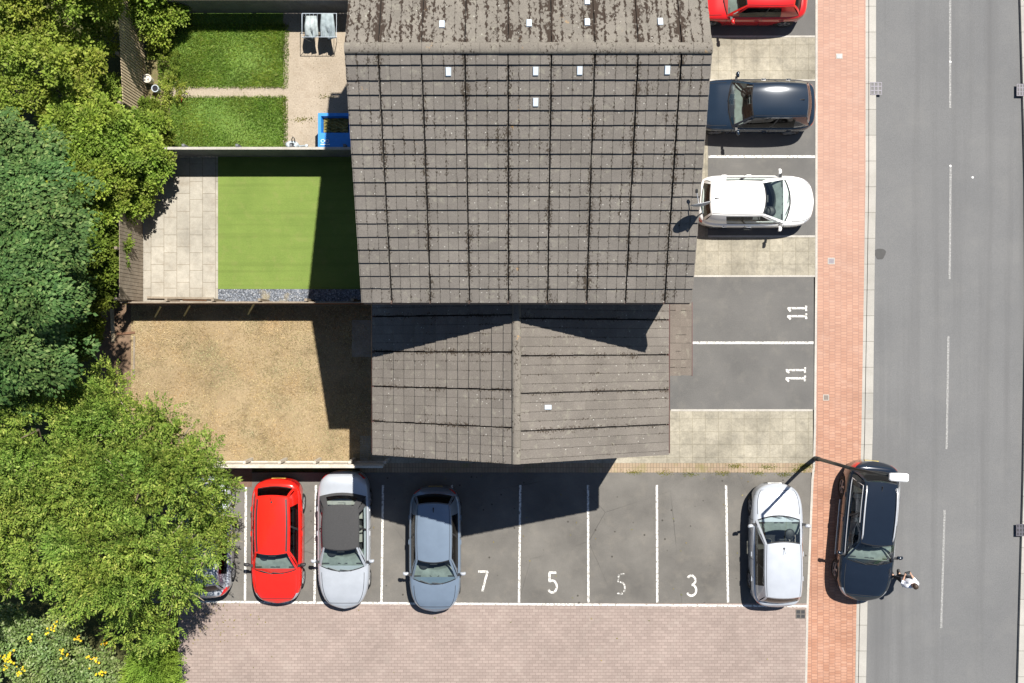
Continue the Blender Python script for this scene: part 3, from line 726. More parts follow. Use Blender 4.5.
# ------------------------------------------------------------------ garden things
# clothes airer with two garments
az = .85; A0 = P(302, 13.5, az); A1 = P(336.5, 37, az)
air = thing('clothes_airer', ((A0.x+A1.x)/2,(A0.y+A1.y)/2,0), 'white wire clothes airer standing on the gravel patio below the dark fence', 'clothes airer')
m_wire = simple('white_wire', (.42,.48,.55), .4)
mb = MB(); cs = [(A0.x,A0.y),(A1.x,A0.y),(A1.x,A1.y),(A0.x,A1.y)]
mb.tube([(x,y,az) for x,y in cs]+[(cs[0][0],cs[0][1],az)], .014, 6)
for k in range(1, 9):
    x = A0.x+(A1.x-A0.x)*k/9; mb.tube([(x,A0.y,az),(x,A1.y,az)], .005, 5)
mb.build('rack', m_wire, air)
for (x, y), (x2, y2) in ((cs[0],cs[2]),(cs[1],cs[3]),(cs[2],cs[0]),(cs[3],cs[1])):
    MB().tube([(x,y,az-.01),(x+(x2-x)*.12,y+(y2-y)*.12,.02)], .011, 6).build('leg', m_wire, air)
m_cloth = simple('grey_cloth', (.33,.375,.385), .95, var=.25, scale=7); m_cloth2 = simple('blue_grey_cloth', (.25,.30,.32), .95, var=.3, scale=7)
def garment(px0, py0, px1, py1, mat, label, seed):
    a = P(px0,py0,az); b = P(px1,py1,az); rnd = random.Random(seed); n, m = 14, 12; G = []
    ph = [rnd.uniform(0,6) for _ in range(4)]
    for i in range(n):
        u = i/(n-1); row = []
        for j in range(m):
            v = j/(m-1); flare = .78+.22*min(1, u*1.6); x = (a.x+b.x)/2+(b.x-a.x)/2*(2*v-1)*flare
            y = a.y+(b.y-a.y)*u+.03*math.sin(7*v+ph[0])*u
            z = az+.03+.028*math.sin(v*17+ph[1])*(.3+u)-.16*max(0,u-.5)**1.3*2+.02*math.sin(5*u+ph[2])
            if u > .62 and abs(v-.5) < .07: z -= .18
            row.append((x,y,z))
        G.append(row)
    o = MB().grid(G).build('garment', mat, smooth=True)
    md = o.modifiers.new('thickness', 'SOLIDIFY'); md.thickness = .012
    tag(o, label, 'laundry', 'laundry on the airer')
garment(304.5, 16, 318, 36, m_cloth, 'pale grey garment draped on the airer, left of the two', 1)
garment(320, 14, 335, 37, m_cloth2, 'blue grey garment draped on the airer, next to the house roof', 2)

# blue container
m_blue = simple('blue_plastic', (.02,.23,.70), .45, var=.1); m_hay = ground_mat('dry_cuttings', (.16,.14,.05), (.36,.3,.11), 5, 25, 1, (.08,.09,.03), .6, .9)
bz = 1.15
b0 = P(318, 113, bz); b1 = P(352, 147, bz)
tub = thing('garden_container', ((b0.x+b1.x)/2,(b0.y+b1.y)/2,0), 'blue open-topped plastic container holding dry cuttings beside the house', 'container')
x0,x1,y0,y1 = b0.x,b1.x,b1.y,b0.y
mb = MB(); ins = .10; rim = .10
def ring(i, z): return [(x0+i,y0+i,z),(x1-i,y0+i,z),(x1-i,y1-i,z),(x0+i,y1-i,z)]
LG = .38
def ring2(i, z): return [(x0+i,y0+LG+i,z),(x1-i,y0+LG+i,z),(x1-i,y1-i,z),(x0+i,y1-i,z)]
R0, R1, R2, R3 = ring(ins,.0), ring(0,bz), ring2(rim,bz), ring2(rim+.08,bz-.4)
for A_, B_ in ((R0,R1),(R1,R2),(R2,R3)):
    for k in range(4): mb.add([A_[k],A_[(k+1)%4],B_[(k+1)%4],B_[k]], [(0,1,2,3)])
mb.add(R0, [(3,2,1,0)])
mb.build('shell', m_blue, tub)
mb = MB(); G = []
for i in range(9):
    G.append([(x0+rim+.06+(x1-x0-2*rim-.12)*j/8, y0+LG+rim+.04+(y1-y0-LG-2*rim-.08)*i/8, bz-.16+.05*math.sin(3.1*i+j*2.3)+random.uniform(-.03,.03)) for j in range(9)])
mb.grid(G).build('contents', m_hay, tub)
m_logo = simple('logo_white', (.7,.75,.8), .5)
lg = MB()
for k in range(2):
    cx = x0+.16+.15*k; lg.tube([(cx+a_, y0+.20+b_, bz+.008) for a_, b_ in arc(0,0,.06,.05,0,360,14)], .011, 6)
lg.box(x0+.09,y0+.07,bz+.001,x0+.40,y0+.10,bz+.012)
lg.build('emblem', m_logo, tub)

# watering can
wc = P(292.5, 146, .15)
can = thing('watering_can', (wc.x,wc.y,0), 'pale blue-grey watering can standing by the coping of the lawn fence', 'watering can')
m_can = simple('can_blue_grey', (.40,.46,.50), .5)
mb = MB(); mb.lathe((0,0,0), [(.0,.0),(.2,.0),(.22,.03),(.22,.22),(.17,.27),(.08,.28),(.08,.25)], 18)
mb.v = [(wc.x+x*1.05, wc.y+y*.62+.03, z+.01) for x, y, z in mb.v]; mb.build('body', m_can, can, smooth=True)
MB().tube([(wc.x+.18,wc.y,.06),(wc.x+.36,wc.y-.01,.2),(wc.x+.50,wc.y-.02,.30)], [.04,.03,.025], 8).lathe((wc.x+.52,wc.y-.02,.29),[(.0,.0),(.06,.01),(.05,.05),(.0,.06)],10).build('spout', m_can, can)
MB().tube([(wc.x+.03,wc.y+.08,.24),(wc.x+.02,wc.y+.18,.36),(wc.x+.07,wc.y+.27,.40),(wc.x+.12,wc.y+.2,.38),(wc.x+.12,wc.y+.06,.24)], .018, 8).build('handle', m_dark, can, smooth=True)

# pots
def pot(px, py, r, h, mat, soil, label, rim=.02):
    p = P(px, py, h); t = thing('plant_pot', (p.x,p.y,0), label, 'pot', 'pots in the weedy bed')
    MB().lathe((p.x,p.y,0), [(.0,.0),(r*.75,.0),(r*.95,h*.9),(r,h*.9),(r,h),(r-rim,h),(r-rim,h-.05)], 20).build('pot', mat, t, smooth=False)
    MB().lathe((p.x,p.y,h-.05), [(r-rim,.0),(r*.5,.015),(.0,.02)], 16).build('soil', soil, t)
pot(147, 78.3, .15, .35, simple('pot_white', (.62,.58,.5), .7), simple('pale_lid', (.60,.56,.48), .8), 'round white pot with pale filling beside the slatted fence', .03)
pot(155, 88.3, .13, .32, simple('pot_blue_grey', (.38,.43,.48), .6), simple('dark_soil', (.02,.02,.025), 1), 'blue grey round pot with dark soil between the white pot and weeds', .03)
pot(152.5, 100.5, .12, .25, simple('pot_pink', (.45,.33,.28), .8), m_soil, 'pinkish clay pot nearest the bottom of the weedy bed', .02)
rt = P(179.5, 98.5, .1)
o = MB().tube([(rt.x-.1,rt.y+.08,.06),(rt.x+.02,rt.y+.10,.14),(rt.x+.10,rt.y+.02,.16),(rt.x+.07,rt.y-.1,.1),(rt.x+.02,rt.y-.1,.03)], .02, 8).build('garden_hoop', simple('red_plastic', (.45,.03,.03), .4), smooth=True)
tag(o, 'small bent red plastic hoop lying at the end of the gravel path', 'hoop')

# ------------------------------------------------------------------ grass (uncountable blades)
def blades(name, areas, n, hmin, hmax, w, mat, z=0.0, holes=None, lean=.6):
    vs = []
    for (x0, y0, x1, y1), frac in areas:
        k = int(n*frac); a = P(x0, y0); b = P(x1, y1)
        x = RNG.uniform(a.x, b.x, k); y = RNG.uniform(b.y, a.y, k)
        dens = np.sin(x*2.1+1.3*np.sin(y*1.7))+np.sin(y*2.6+x*.9)+RNG.normal(0,1.2,k)
        keep = dens > -1.6; x, y = x[keep], y[keep]; k = len(x); dens = dens[keep]
        th = RNG.uniform(0, 2*np.pi, k); h = RNG.uniform(hmin, hmax, k)*(1+.18*np.clip(dens,-1,2)); ln = RNG.uniform(.1, lean, k)*h*1.4; ph = RNG.uniform(0, 2*np.pi, k)
        dx, dy = np.cos(th)*w/2, np.sin(th)*w/2
        v = np.empty((k, 3, 3))
        v[:,0] = np.stack([x-dx, y-dy, np.full(k, z)], 1); v[:,1] = np.stack([x+dx, y+dy, np.full(k, z)], 1)
        v[:,2] = np.stack([x+np.cos(ph)*ln, y+np.sin(ph)*ln, z+h], 1); vs.append(v)
    v = np.concatenate(vs).reshape(-1, 3)
    o = np_mesh(name, v, np.arange(len(v)).reshape(-1, 3), mat); o['kind'] = 'stuff'; return o
m_gr = leaf_mat('grass_blades', [(.16,.28,.04),(.24,.38,.06),(.36,.47,.11),(.19,.32,.05),(.45,.49,.19)], .4, .6)
m_dry = leaf_mat('dry_blades', [(.28,.215,.125),(.46,.365,.23),(.38,.295,.175),(.56,.47,.32),(.21,.16,.10)], .15, .8)
o = blades('grass', [((158,24,285,88),.48),((160,-60,285,24),.12),((162,96,286,151),.33),((147,20,172,60),.04),((150,105,166,150),.03),((282,24,289,88),.012),((282,96,288,151),.012)], 60000, .05, .12, .022, m_gr, -.005); o['label'] = 'green lawn grass in the upper garden'; 
o = blades('dry_grass', [((131,306,372,466),1.0)], 60000, .02, .05, .022, m_dry, -.01, lean=1.6); o['label'] = 'parched straw coloured grass of the lower garden'

# ------------------------------------------------------------------ trees and shrubs
m_bark = simple('bark', (.13,.10,.07), .95, var=.3, scale=14); m_twig = simple('pale_twig', (.27,.23,.16), .9)
def lobe_points(lobes, n, rng, inner=.62, low=-.35):
    """cluster centres spread through the outer shell of overlapping lobes"""
    L = np.array(lobes); wts = L[:,3]**2; wts = wts/wts.sum()
    idx = rng.choice(len(L), n, p=wts)
    d = rng.normal(size=(n,3)); d /= np.linalg.norm(d, axis=1)[:,None]
    d[:,2] = np.where(d[:,2] < low, -d[:,2]*.6, d[:,2]); d /= np.linalg.norm(d, axis=1)[:,None]
    rr = inner+(1.06-inner)*rng.uniform(0,1,n)**.6
    rad = np.stack([L[idx,3], L[idx,3], L[idx,4]], 1)
    c = L[idx,:3]+d*rad*rr[:,None]
    return c, d, rr
def sub(lobes, k, f, seed):
    rng = np.random.default_rng(seed); out = []
    for (x, y, z, r_, rz) in lobes:
        n = max(3, int(k*(r_/1.1)**1.3))
        for _ in range(n):
            d = rng.normal(size=3); d /= np.linalg.norm(d); d[2] = abs(d[2])*.9+.1 if rng.uniform() < .8 else d[2]
            q = rng.uniform(.55, .92); rr = r_*f*rng.uniform(.65, 1.25)
            out.append((x+d[0]*r_*q, y+d[1]*r_*q, z+d[2]*rz*q, rr, rr*.8))
        out.append((x, y, z, r_*.75, rz*.75))
    return out
def leaf_quads(base, direc, up, length, width, fold=.25):
    """diamond leaves: base point, pointing direction, surface normal"""
    d = direc/np.linalg.norm(direc, axis=1)[:,None]
    s = np.cross(d, up); s /= (np.linalg.norm(s, axis=1)[:,None]+1e-9); u = np.cross(s, d)
    l = length[:,None]; w = width[:,None]
    v = np.empty((len(d),4,3))
    v[:,0] = base; v[:,1] = base+d*l*.45+s*w*.5+u*w*fold*.5; v[:,2] = base+d*l-u*l*.12; v[:,3] = base+d*l*.45-s*w*.5+u*w*fold*.5
    return v
def crown_rosette(lobes, n, per, size, rng, spread=.16, flat=.5, inner=.60):
    """tight leafy shoots with dark gaps between them"""
    c, d, rr = lobe_points(lobes, n, rng, inner)
    sc = rng.uniform(.55, 1.45, n); c = c+rng.normal(size=(n,3))*.05
    cnt = np.maximum(4, (per*sc**1.5)).astype(int)
    C_ = np.repeat(c, cnt, 0); D = np.repeat(d, cnt, 0); S = np.repeat(sc, cnt)[:,None]; k = len(C_)
    o = rng.normal(size=(k,3)); o /= np.linalg.norm(o, axis=1)[:,None]; o[:,2] = np.abs(o[:,2])*.9-.15
    off = o*spread*S*rng.uniform(.35,1,(k,1))
    direc = o*1.0+D*.35+np.array([0,0,flat*.2])+rng.normal(size=(k,3))*.25
    up = o*.7+D*.3+np.array([0,0,.8])+rng.normal(size=(k,3))*.35
    ln = size*rng.uniform(.6,1.3,k); return leaf_quads(C_+off, direc, up, ln, ln*rng.uniform(.5,.75,k))
def crown_layered(lobes, n, per, size, rng, spread=.3):
    """broad dome-shaped fans of drooping leaves, one above another"""
    c, d, rr = lobe_points(lobes, n, rng, .45, -.1)
    sc = rng.uniform(.6, 1.35, n); cnt = (per*sc**2).astype(int)
    C_ = np.repeat(c, cnt, 0); D = np.repeat(d, cnt, 0); S = np.repeat(sc, cnt); k = len(C_)
    a = rng.uniform(0, 2*np.pi, k); q = np.sqrt(rng.uniform(0.02,1,k)); q = q*(1+.18*np.sin(a*5+C_[:,0]*9)); r = spread*S*q
    out = np.stack([np.cos(a), np.sin(a), np.zeros(k)], 1); hor = D.copy(); hor[:,2] = 0
    base = C_+out*r[:,None]+hor*.12; base[:,2] += spread*S*(.55*np.sqrt(np.clip(1.25-q*q,0,None))-.4)+rng.normal(0,.03,k)-np.einsum('ij,ij->i', hor, out)*r*.35
    direc = out*.8+hor*.4+np.stack([np.zeros(k),np.zeros(k),-.15-.6*q],1)+rng.normal(size=(k,3))*.25
    up = np.array([0,0,1.0])+out*(.3+.6*q)[:,None]+hor*.3+rng.normal(size=(k,3))*.22
    ln = size*rng.uniform(.65,1.25,k); return leaf_quads(base, direc, up, ln, ln*rng.uniform(.5,.75,k), .15)
def crown_pinnate(lobes, n, pairs, length, leaf, rng):
    """feathery sprays: a stem of paired narrow leaflets pointing outwards and up"""
    c, d, rr = lobe_points(lobes, n, rng, .38, -.3)
    st = d*np.array([1,1,.55])+np.array([0,0,.45])+rng.normal(size=(n,3))*.35; st /= np.linalg.norm(st, axis=1)[:,None]
    hor = np.cross(st, np.array([0,0,1.0])+rng.normal(size=(n,3))*.3); hor /= np.linalg.norm(hor, axis=1)[:,None]
    nu = np.cross(hor, st); nu *= np.sign(nu[:,2:3]+1e-6)
    L = length*rng.uniform(.6,1.3,n); out = []
    for i in range(pairs):
        f = (i+.6)/pairs
        p = c+st*(L*f)[:,None]; p[:,2] -= (L*f*f)*.18
        for sg in (-1, 1):
            dd = hor*sg*.8+st*.6+rng.normal(size=(n,3))*.15
            ln = leaf*rng.uniform(.7,1.25,n)*(1-.35*f); out.append(leaf_quads(p, dd, nu+rng.normal(size=(n,3))*.25, ln, ln*.42, .2))
    out.append(leaf_quads(c+st*L[:,None]*.97, st, nu, np.full(n, leaf), np.full(n, leaf*.45)))
    return np.concatenate(out)
def plant(name, label, cat, foot, lobes, quads, mat, trunk_r=.16, group=None, limbs=6, seed=1, twigs=None):
    """trunk with limbs reaching into the lobes, plus a crown of leaves"""
    rnd = random.Random(seed)
    t = thing(name, (foot[0], foot[1], GZ), label, cat, group)
    L = sorted(lobes, key=lambda l: -l[3]); zt = max(.35, min(l[2] for l in L)*.45)
    mb = MB(); f = Vector((foot[0], foot[1], GZ)); top = Vector((foot[0]+rnd.uniform(-.1,.1), foot[1]+rnd.uniform(-.1,.1), zt))
    mb.tube([f, f.lerp(top,.4)+Vector((.03,.02,0)), top], [trunk_r*1.25, trunk_r, trunk_r*.8], 9)
    for l in L[:limbs+4]:
        e = Vector(l[:3]); m = top.lerp(e, .5)+Vector((rnd.uniform(-.15,.15), rnd.uniform(-.15,.15), .1))
        mb.tube([top-Vector((0,0,.05)), m, e, e+Vector((rnd.uniform(-.3,.3),rnd.uniform(-.3,.3),l[4]*.7))], [trunk_r*.6, trunk_r*.4, trunk_r*.22, .012], 6)
    mb.build('trunk', m_bark, t, smooth=True)
    if twigs:
        for _ in range(twigs):
            l = rnd.choice(L); a = Vector(l[:3]); th = rnd.uniform(0, 6.28)
            d = Vector((math.cos(th), math.sin(th), rnd.uniform(.3,1.0))).normalized()
            b = a+Vector((d.x*l[3], d.y*l[3], d.z*l[4]))*.97
            m = a.lerp(b,.55)+Vector((rnd.uniform(-.12,.12),rnd.uniform(-.12,.12),.08))
            tw = MB().tube([a, m, b, b+d*.25], [.034,.026,.017,.008], 5)
            tw.build('branch', m_twig, t, smooth=True)
    q = quads.reshape(-1, 3)
    np_mesh('crown', q, np.arange(len(q)).reshape(-1, 4), mat, t)
    return t
def lobes_px(ls, zs=.8, jit=.25, seed=3):
    rnd = random.Random(seed); out = []
    for (px, py, rp, z) in ls:
        zc = z*ZK-rp*.03*zs*.6+rnd.uniform(-jit,jit); p = P(px, py, zc); r = rp*(CAM_H-zc)/FPX; out.append((p.x, p.y, zc, r, r*zs))
    return out
G3 = np.random.default_rng
lm_olive = leaf_mat('olive_leaves', [(.13,.205,.03),(.27,.36,.06),(.40,.48,.11),(.20,.28,.042),(.36,.39,.13)], .42)
lm_mid = leaf_mat('mid_green_leaves', [(.12,.20,.03),(.25,.36,.058),(.37,.47,.10),(.19,.285,.044),(.33,.38,.12)], .42)
lm_climb = leaf_mat('light_green_leaves', [(.09,.14,.02),(.17,.23,.04),(.13,.19,.03),(.22,.27,.06)], .35)
lm_dark = leaf_mat('dark_blue_green_leaves', [(.03,.07,.022),(.095,.17,.055),(.05,.11,.034),(.20,.28,.11)], .22, .45)
lm_bright = leaf_mat('bright_green_leaves', [(.07,.13,.022),(.155,.24,.042),(.25,.34,.07),(.10,.17,.028),(.38,.44,.12)], .26)
lm_var = leaf_mat('grey_green_leaves', [(.09,.15,.045),(.18,.27,.085),(.28,.36,.17),(.13,.20,.055),(.42,.48,.30)], .25)
lm_yel = leaf_mat('yellow_flowers', [(.75,.55,.02),(.8,.62,.05),(.7,.42,.02)], .2)
lm_lime = leaf_mat('lime_sprays', [(.13,.22,.03),(.19,.30,.045),(.24,.36,.07)], .3)

A1 = lobes_px([(15,15,36,3.0),(55,8,38,2.9),(98,6,26,1.7),(35,55,36,3.1),(80,55,30,2.2),(106,92,20,1.1),(66,95,32,2.6),(18,95,28,3.0),(103,40,20,1.3),(60,70,18,3.2),(40,25,18,3.4),(118,12,15,1.1),(-30,40,50,3.5),(20,-40,50,3.5),(90,-40,45,3.3)], .8, seed=11)
plant('large_shrub', 'broad olive green shrub against the slatted fence in the upper left corner', 'shrub', P2(55,60,0), A1, crown_rosette(sub(A1, 9, .36, 1), 4200, 26, .10, G3(1), .15, inner=.58), lm_olive, .12, 'shrubs along the garden fences', 9)
A2 = lobes_px([(110,128,28,2.0),(140,150,26,1.3),(150,176,20,1.0),(114,178,30,1.8),(88,158,32,2.4),(75,133,28,2.6),(134,203,22,1.0),(98,206,26,1.6),(158,162,17,.9),(142,126,18,1.0),(125,160,15,1.9),(95,185,14,2.2)], .8, seed=12)
plant('large_shrub', 'bushy mid green shrub overhanging the corner of the paved patio', 'shrub', P2(122,168,0), A2, crown_rosette(sub(A2, 9, .36, 2), 3200, 26, .10, G3(2), .15, inner=.58), lm_mid, .11, 'shrubs along the garden fences', 9, 2)
A3 = lobes_px([(106,242,24,1.3),(98,268,24,1.3),(92,292,20,1.2),(114,258,14,1.0),(88,325,20,.9),(104,290,14,1.0),(80,340,20,.8),(90,250,18,1.9)], .8, seed=13)
plant('climber_shrub', 'light green leafy shrub climbing over the patio fence corner', 'shrub', P2(100,275,0), A3, crown_rosette(sub(A3, 9, .4, 3), 1500, 24, .10, G3(3), .16), lm_climb, .06, 'shrubs along the garden fences', 6, 3)
B = lobes_px([(18,150,38,5.0),(10,185,40,5.2),(42,205,40,5.6),(22,240,44,5.9),(52,238,28,5.0),(60,264,24,4.8),(30,290,48,6.0),(60,315,28,5.0),(20,340,46,5.8),(56,348,32,5.2),(18,388,28,4.6),(-30,250,60,6.0),(-30,340,55,5.6),(42,172,24,4.8),(66,290,18,4.4)], .7, .3, 14)
plant('broadleaf_tree', 'dark blue green broadleaf tree at the left edge with layered foliage', 'tree', P2(20,275,0), B, crown_layered(sub(B, 7, .40, 4), 620, 150, .115, G3(4), .38), lm_dark, .22, None, 12, 4)
Cc = lobes_px([(38,430,42,4.6),(95,415,40,4.4),(140,430,38,4.2),(172,445,34,3.9),(192,478,36,3.7),(205,512,26,3.4),(216,482,20,3.2),(219,516,18,3.0),(208,548,20,3.0),(198,572,18,2.8),(205,450,18,3.0),(226,512,14,2.9),(224,488,14,3.0),(227,538,12,2.8),(140,490,50,4.9),(80,490,52,5.1),(28,490,42,4.7),(100,555,52,4.9),(158,555,40,4.1),(45,540,44,4.7),(180,585,24,3.3),(132,604,30,3.7),(88,592,28,3.7),(165,615,22,2.8),(12,572,24,3.8),(-30,480,55,4.7),(-30,560,50,4.6),(115,388,22,3.8),(60,392,26,4.0),(208,478,20,3.4),(150,632,20,2.8)], .72, .35, 15)
plant('feathery_tree', 'bright green feathery leaved tree hanging over the parked cars', 'tree', P2(92,510,0), Cc, crown_pinnate(sub(Cc, 8, .36, 5), 10500, 5, .33, .12, G3(5)), lm_bright, .2, None, 14, 5, twigs=46)
D_ = lobes_px([(25,650,34,1.6),(70,662,32,1.5),(8,622,22,1.5),(108,668,24,1.4),(60,632,22,1.4),(-25,660,40,1.6),(40,700,40,1.5),(95,712,36,1.4)], .8, .15, 16)
fl = plant('flowering_shrub', 'low grey green shrub with yellow flowers in the bottom left corner', 'shrub', P2(50,662,0), D_, crown_rosette(sub(D_, 9, .4, 6), 1700, 24, .10, G3(6), .17), lm_var, .06, None, 6, 6)
def flowers(spots, n, seed):
    rng = G3(seed); vs = []
    for (px, py, rp, z) in spots:
        z *= ZK; p = P(px, py, z); r = rp/30; k = int(n*rp/10)
        b = np.stack([p.x+rng.normal(0,r*.5,k), p.y+rng.normal(0,r*.5,k), z+rng.normal(0,.06,k)], 1)
        d = rng.normal(size=(k,3)); d[:,2] = abs(d[:,2])*.4
        vs.append(leaf_quads(b, d, np.tile([0,0,1.0],(k,1))+rng.normal(size=(k,3))*.3, np.full(k,.09), np.full(k,.07)))
    return np.concatenate(vs).reshape(-1,3)
for (px, py, rp, z) in [(5,662,9,2.15),(10,655,7,2.15),(62,652,5,2.1),(52,627,5,1.95),(92,660,5,1.9),(103,645,4,1.8),(100,672,4,1.9),(78,640,4,2.0),(30,638,3,2.1),(20,672,5,2.1)]:
    rnd = random.Random(int(px*7+py))
    for _ in range(max(3, int(rp*2))):
        p = P(px, py, z*ZK); a = rnd.gauss(0, rp/55); b = rnd.gauss(0, rp/55); rr = rnd.uniform(.02,.045); zz = p.z+rnd.uniform(-.12,.08)
        MB().lathe((p.x+a, p.y+b, zz), [(.0,-.03),(rr,.0),(rr*.8,.015),(.0,-.005)], 7).build('flower', lm_yel, fl)
p = P(53, 182, 5.5*ZK); mb = MB(); mb.v.append((p.x, p.y, p.z)); rnd = random.Random(9)
for k in range(34):
    a = rnd.uniform(0, 6.28); l = rnd.uniform(.08, .26); h = rnd.uniform(.0, .14); b = len(mb.v)
    for da, f in ((.22,.6),(0,1),(-.22,.6)): mb.v.append((p.x+math.cos(a+da)*l*f, p.y+math.sin(a+da)*l*f, p.z+h*f))
    mb.f.append((0, b, b+1, b+2)); mb.mi.append(0)
yb = mb.build('yellow_branch', leaf_mat('yellow_leaves', [(.32,.32,.02),(.42,.40,.03)], .3), bpy.data.objects['broadleaf_tree'])
yb['label'] = 'small yellow leaved branch'
E_ = lobes_px([(155,664,20,1.9),(162,650,12,1.6),(146,676,16,1.6),(165,680,14,1.5)], 1.0, .1, 17)
plant('conifer_shrub', 'small lime green conifer shrub at the left edge of the block paved forecourt', 'shrub', P2(155,668,0), E_, crown_pinnate(E_, 1500, 5, .26, .10, G3(7)), lm_lime, .06, None, 4, 7)
F_ = lobes_px([(150,6,20,.9),(170,14,14,.6),(157,27,13,.6),(178,4,9,.6),(160,38,8,.4),(150,-20,25,1.2)], .8, .15, 18)
plant('small_tree', 'small leafy shrub in the top corner of the lawn garden beside the dark fence', 'shrub', P2(158,16,0), F_, crown_rosette(F_, 700, 24, .10, G3(8), .16), lm_mid, .07, 'shrubs along the garden fences', 5, 8)
Gm = lobes_px([(170,62,9,.3),(160,52,8,.3)], .6, .03, 19); Gn = lobes_px([(174,86,9,.2),(172,94,6,.15)], .6, .03, 20)
plant('weed_clump', 'dry straggly weed clump under the slatted fence above the pots', 'weeds', P2(166,58,0), Gm, crown_pinnate(Gm, 55, 4, .22, .10, G3(9)), lm_climb, .015, 'weed clumps in the bed', 3, 9)
plant('weed_clump', 'sprawling green weed clump between the pots and the gravel path', 'weeds', P2(170,88,0), Gn, crown_pinnate(Gn, 70, 4, .24, .10, G3(10)), lm_olive, .015, 'weed clumps in the bed', 3, 10)
Go = lobes_px([(150,112,12,.6),(158,122,10,.5),(164,140,9,.4)], .6, .03, 21)
plant('weed_clump', 'leafy green ground plant at the foot of the shrub beside the lawn', 'weeds', P2(155,118,0), Go, crown_rosette(Go, 260, 10, .11, G3(11), .1), lm_climb, .015, 'weed clumps in the bed', 3, 11)
Gp = lobes_px([(125,352,10,.5),(118,372,12,.6)], .7, .03, 22)
def tuft(px, py, n, h, label, seed):
    rng = G3(seed); p = P(px, py); k = n; th = rng.uniform(0,6.28,k)
    b = np.stack([p.x+rng.normal(0,.15,k), p.y+rng.normal(0,.045,k), np.zeros(k)], 1)
    d = np.stack([np.cos(th), np.sin(th), rng.uniform(.3,1.2,k)], 1)
    t = thing('weed_tuft', (p.x,p.y,0), label, 'weeds', 'weed tufts in the brick edging')
    q = leaf_quads(b, d, np.tile([0,0,1.0],(k,1))+rng.normal(size=(k,3))*.4, h*rng.uniform(.6,1.3,k), np.full(k,.022)).reshape(-1,3)
    np_mesh('leaves', q, np.arange(len(q)).reshape(-1,4), lm_wd, t)
lm_wd = leaf_mat('weed_leaves', [(.14,.16,.03),(.22,.2,.05),(.10,.14,.03)], .3)
for i, (px, py, n) in enumerate(((805,466,60),(799,470,50),(768,467,40),(735,466,50),(722,473,40),(757,473,40),(633,472,40),(690,474,30),(785,474,40),(664,473,30))):
    tuft(px, py, n*3, .042, 'green and yellow weed tuft growing along the buff brick edging by the tarmac', 40+i)
for i, (px, py) in enumerate(((327,97),(298,120),(307,119))):
    tuft(px, py, 50, .05, 'small green weed tuft in the beige gravel near the blue container', 60+i)

rng_l = G3(31); k_ = 170
lx = np.concatenate([rng_l.normal(205, 30, 110), rng_l.uniform(200, 800, 60)]); ly = np.concatenate([rng_l.normal(618, 16, 110), rng_l.uniform(476, 676, 60)])
keep_ = (lx > 185) & (ly > 474); lx, ly = lx[keep_], ly[keep_]; k_ = len(lx)
lb = np.stack([(lx-512)/28.65, (341.5-ly)/28.65, np.full(k_, .012)], 1); ld = rng_l.normal(size=(k_,3)); ld[:,2] *= .15
q = leaf_quads(lb, ld, np.tile([0,0,1.0],(k_,1)), rng_l.uniform(.04,.09,k_), rng_l.uniform(.025,.05,k_)).reshape(-1,3)
ll = np_mesh('leaf_litter', q, np.arange(len(q)).reshape(-1,4), leaf_mat('fallen_leaves', [(.16,.12,.05),(.24,.2,.07),(.10,.12,.03),(.3,.25,.14)], .1)); ll['kind'] = 'stuff'; ll['label'] = 'scattered fallen leaves on the paving'

# ------------------------------------------------------------------ cars
SEC = [(0,1),(.35,.994),(.62,.978),(.80,.95),(.90,.907),(.96,.84),(.99,.73),(1.0,.60),(.995,.42),(.985,.22),(.97,.05),(.90,-.03)]
m_trim = simple('black_trim', (.022,.022,.024), .55, var=.05); m_tyre = simple('tyre_rubber', (.02,.02,.02), .85, var=.05)
m_rim = simple('alloy_rim', (.55,.56,.58), .3, .7, var=.04); m_hub = simple('dark_hub', (.04,.04,.045), .5, .5)
m_glass = glass_mat('car_glass', (.80,.86,.84), .075); m_glass_dark = glass_mat('car_privacy_glass', (.16,.17,.17), .04)
m_dash = simple('dashboard_grey', (.17,.195,.185), .8, var=.25, scale=5); m_seat = simple('seat_dark', (.07,.07,.075), .85); m_seat_l = simple('seat_grey', (.32,.31,.29), .9)
m_floor = simple('car_floor', (.02,.02,.022), .95)
m_headl = None
t = NT('headlight_glass'); t.col((.33,.36,.40), .08, 0, .6); t.b.inputs['Coat Weight'].default_value = 1; m_headl = t.m
t = NT('tail_light_red'); t.col((.55,.012,.012), .12); t.b.inputs['Coat Weight'].default_value = 1; m_taill = t.m
t = NT('indicator_orange'); t.col((.75,.25,.03), .2); m_orange = t.m
m_plate_y = simple('plate_yellow', (.50,.38,.07), .5, var=.03); m_plate_w = simple('plate_white', (.75,.75,.73), .5, var=.03)
m_chrome = simple('chrome', (.80,.81,.83), .3, .6, var=.02)
m_fabric = simple('soft_top_fabric', (.045,.045,.047), .95, var=.15, scale=30)

def weld(o, deg=38):
    import bmesh
    bm = bmesh.new(); bm.from_mesh(o.data); bmesh.ops.remove_doubles(bm, verts=bm.verts, dist=2e-4)
    bmesh.ops.recalc_face_normals(bm, faces=bm.faces); bm.to_mesh(o.data); bm.free(); smooth_angle(o, deg)
    return o

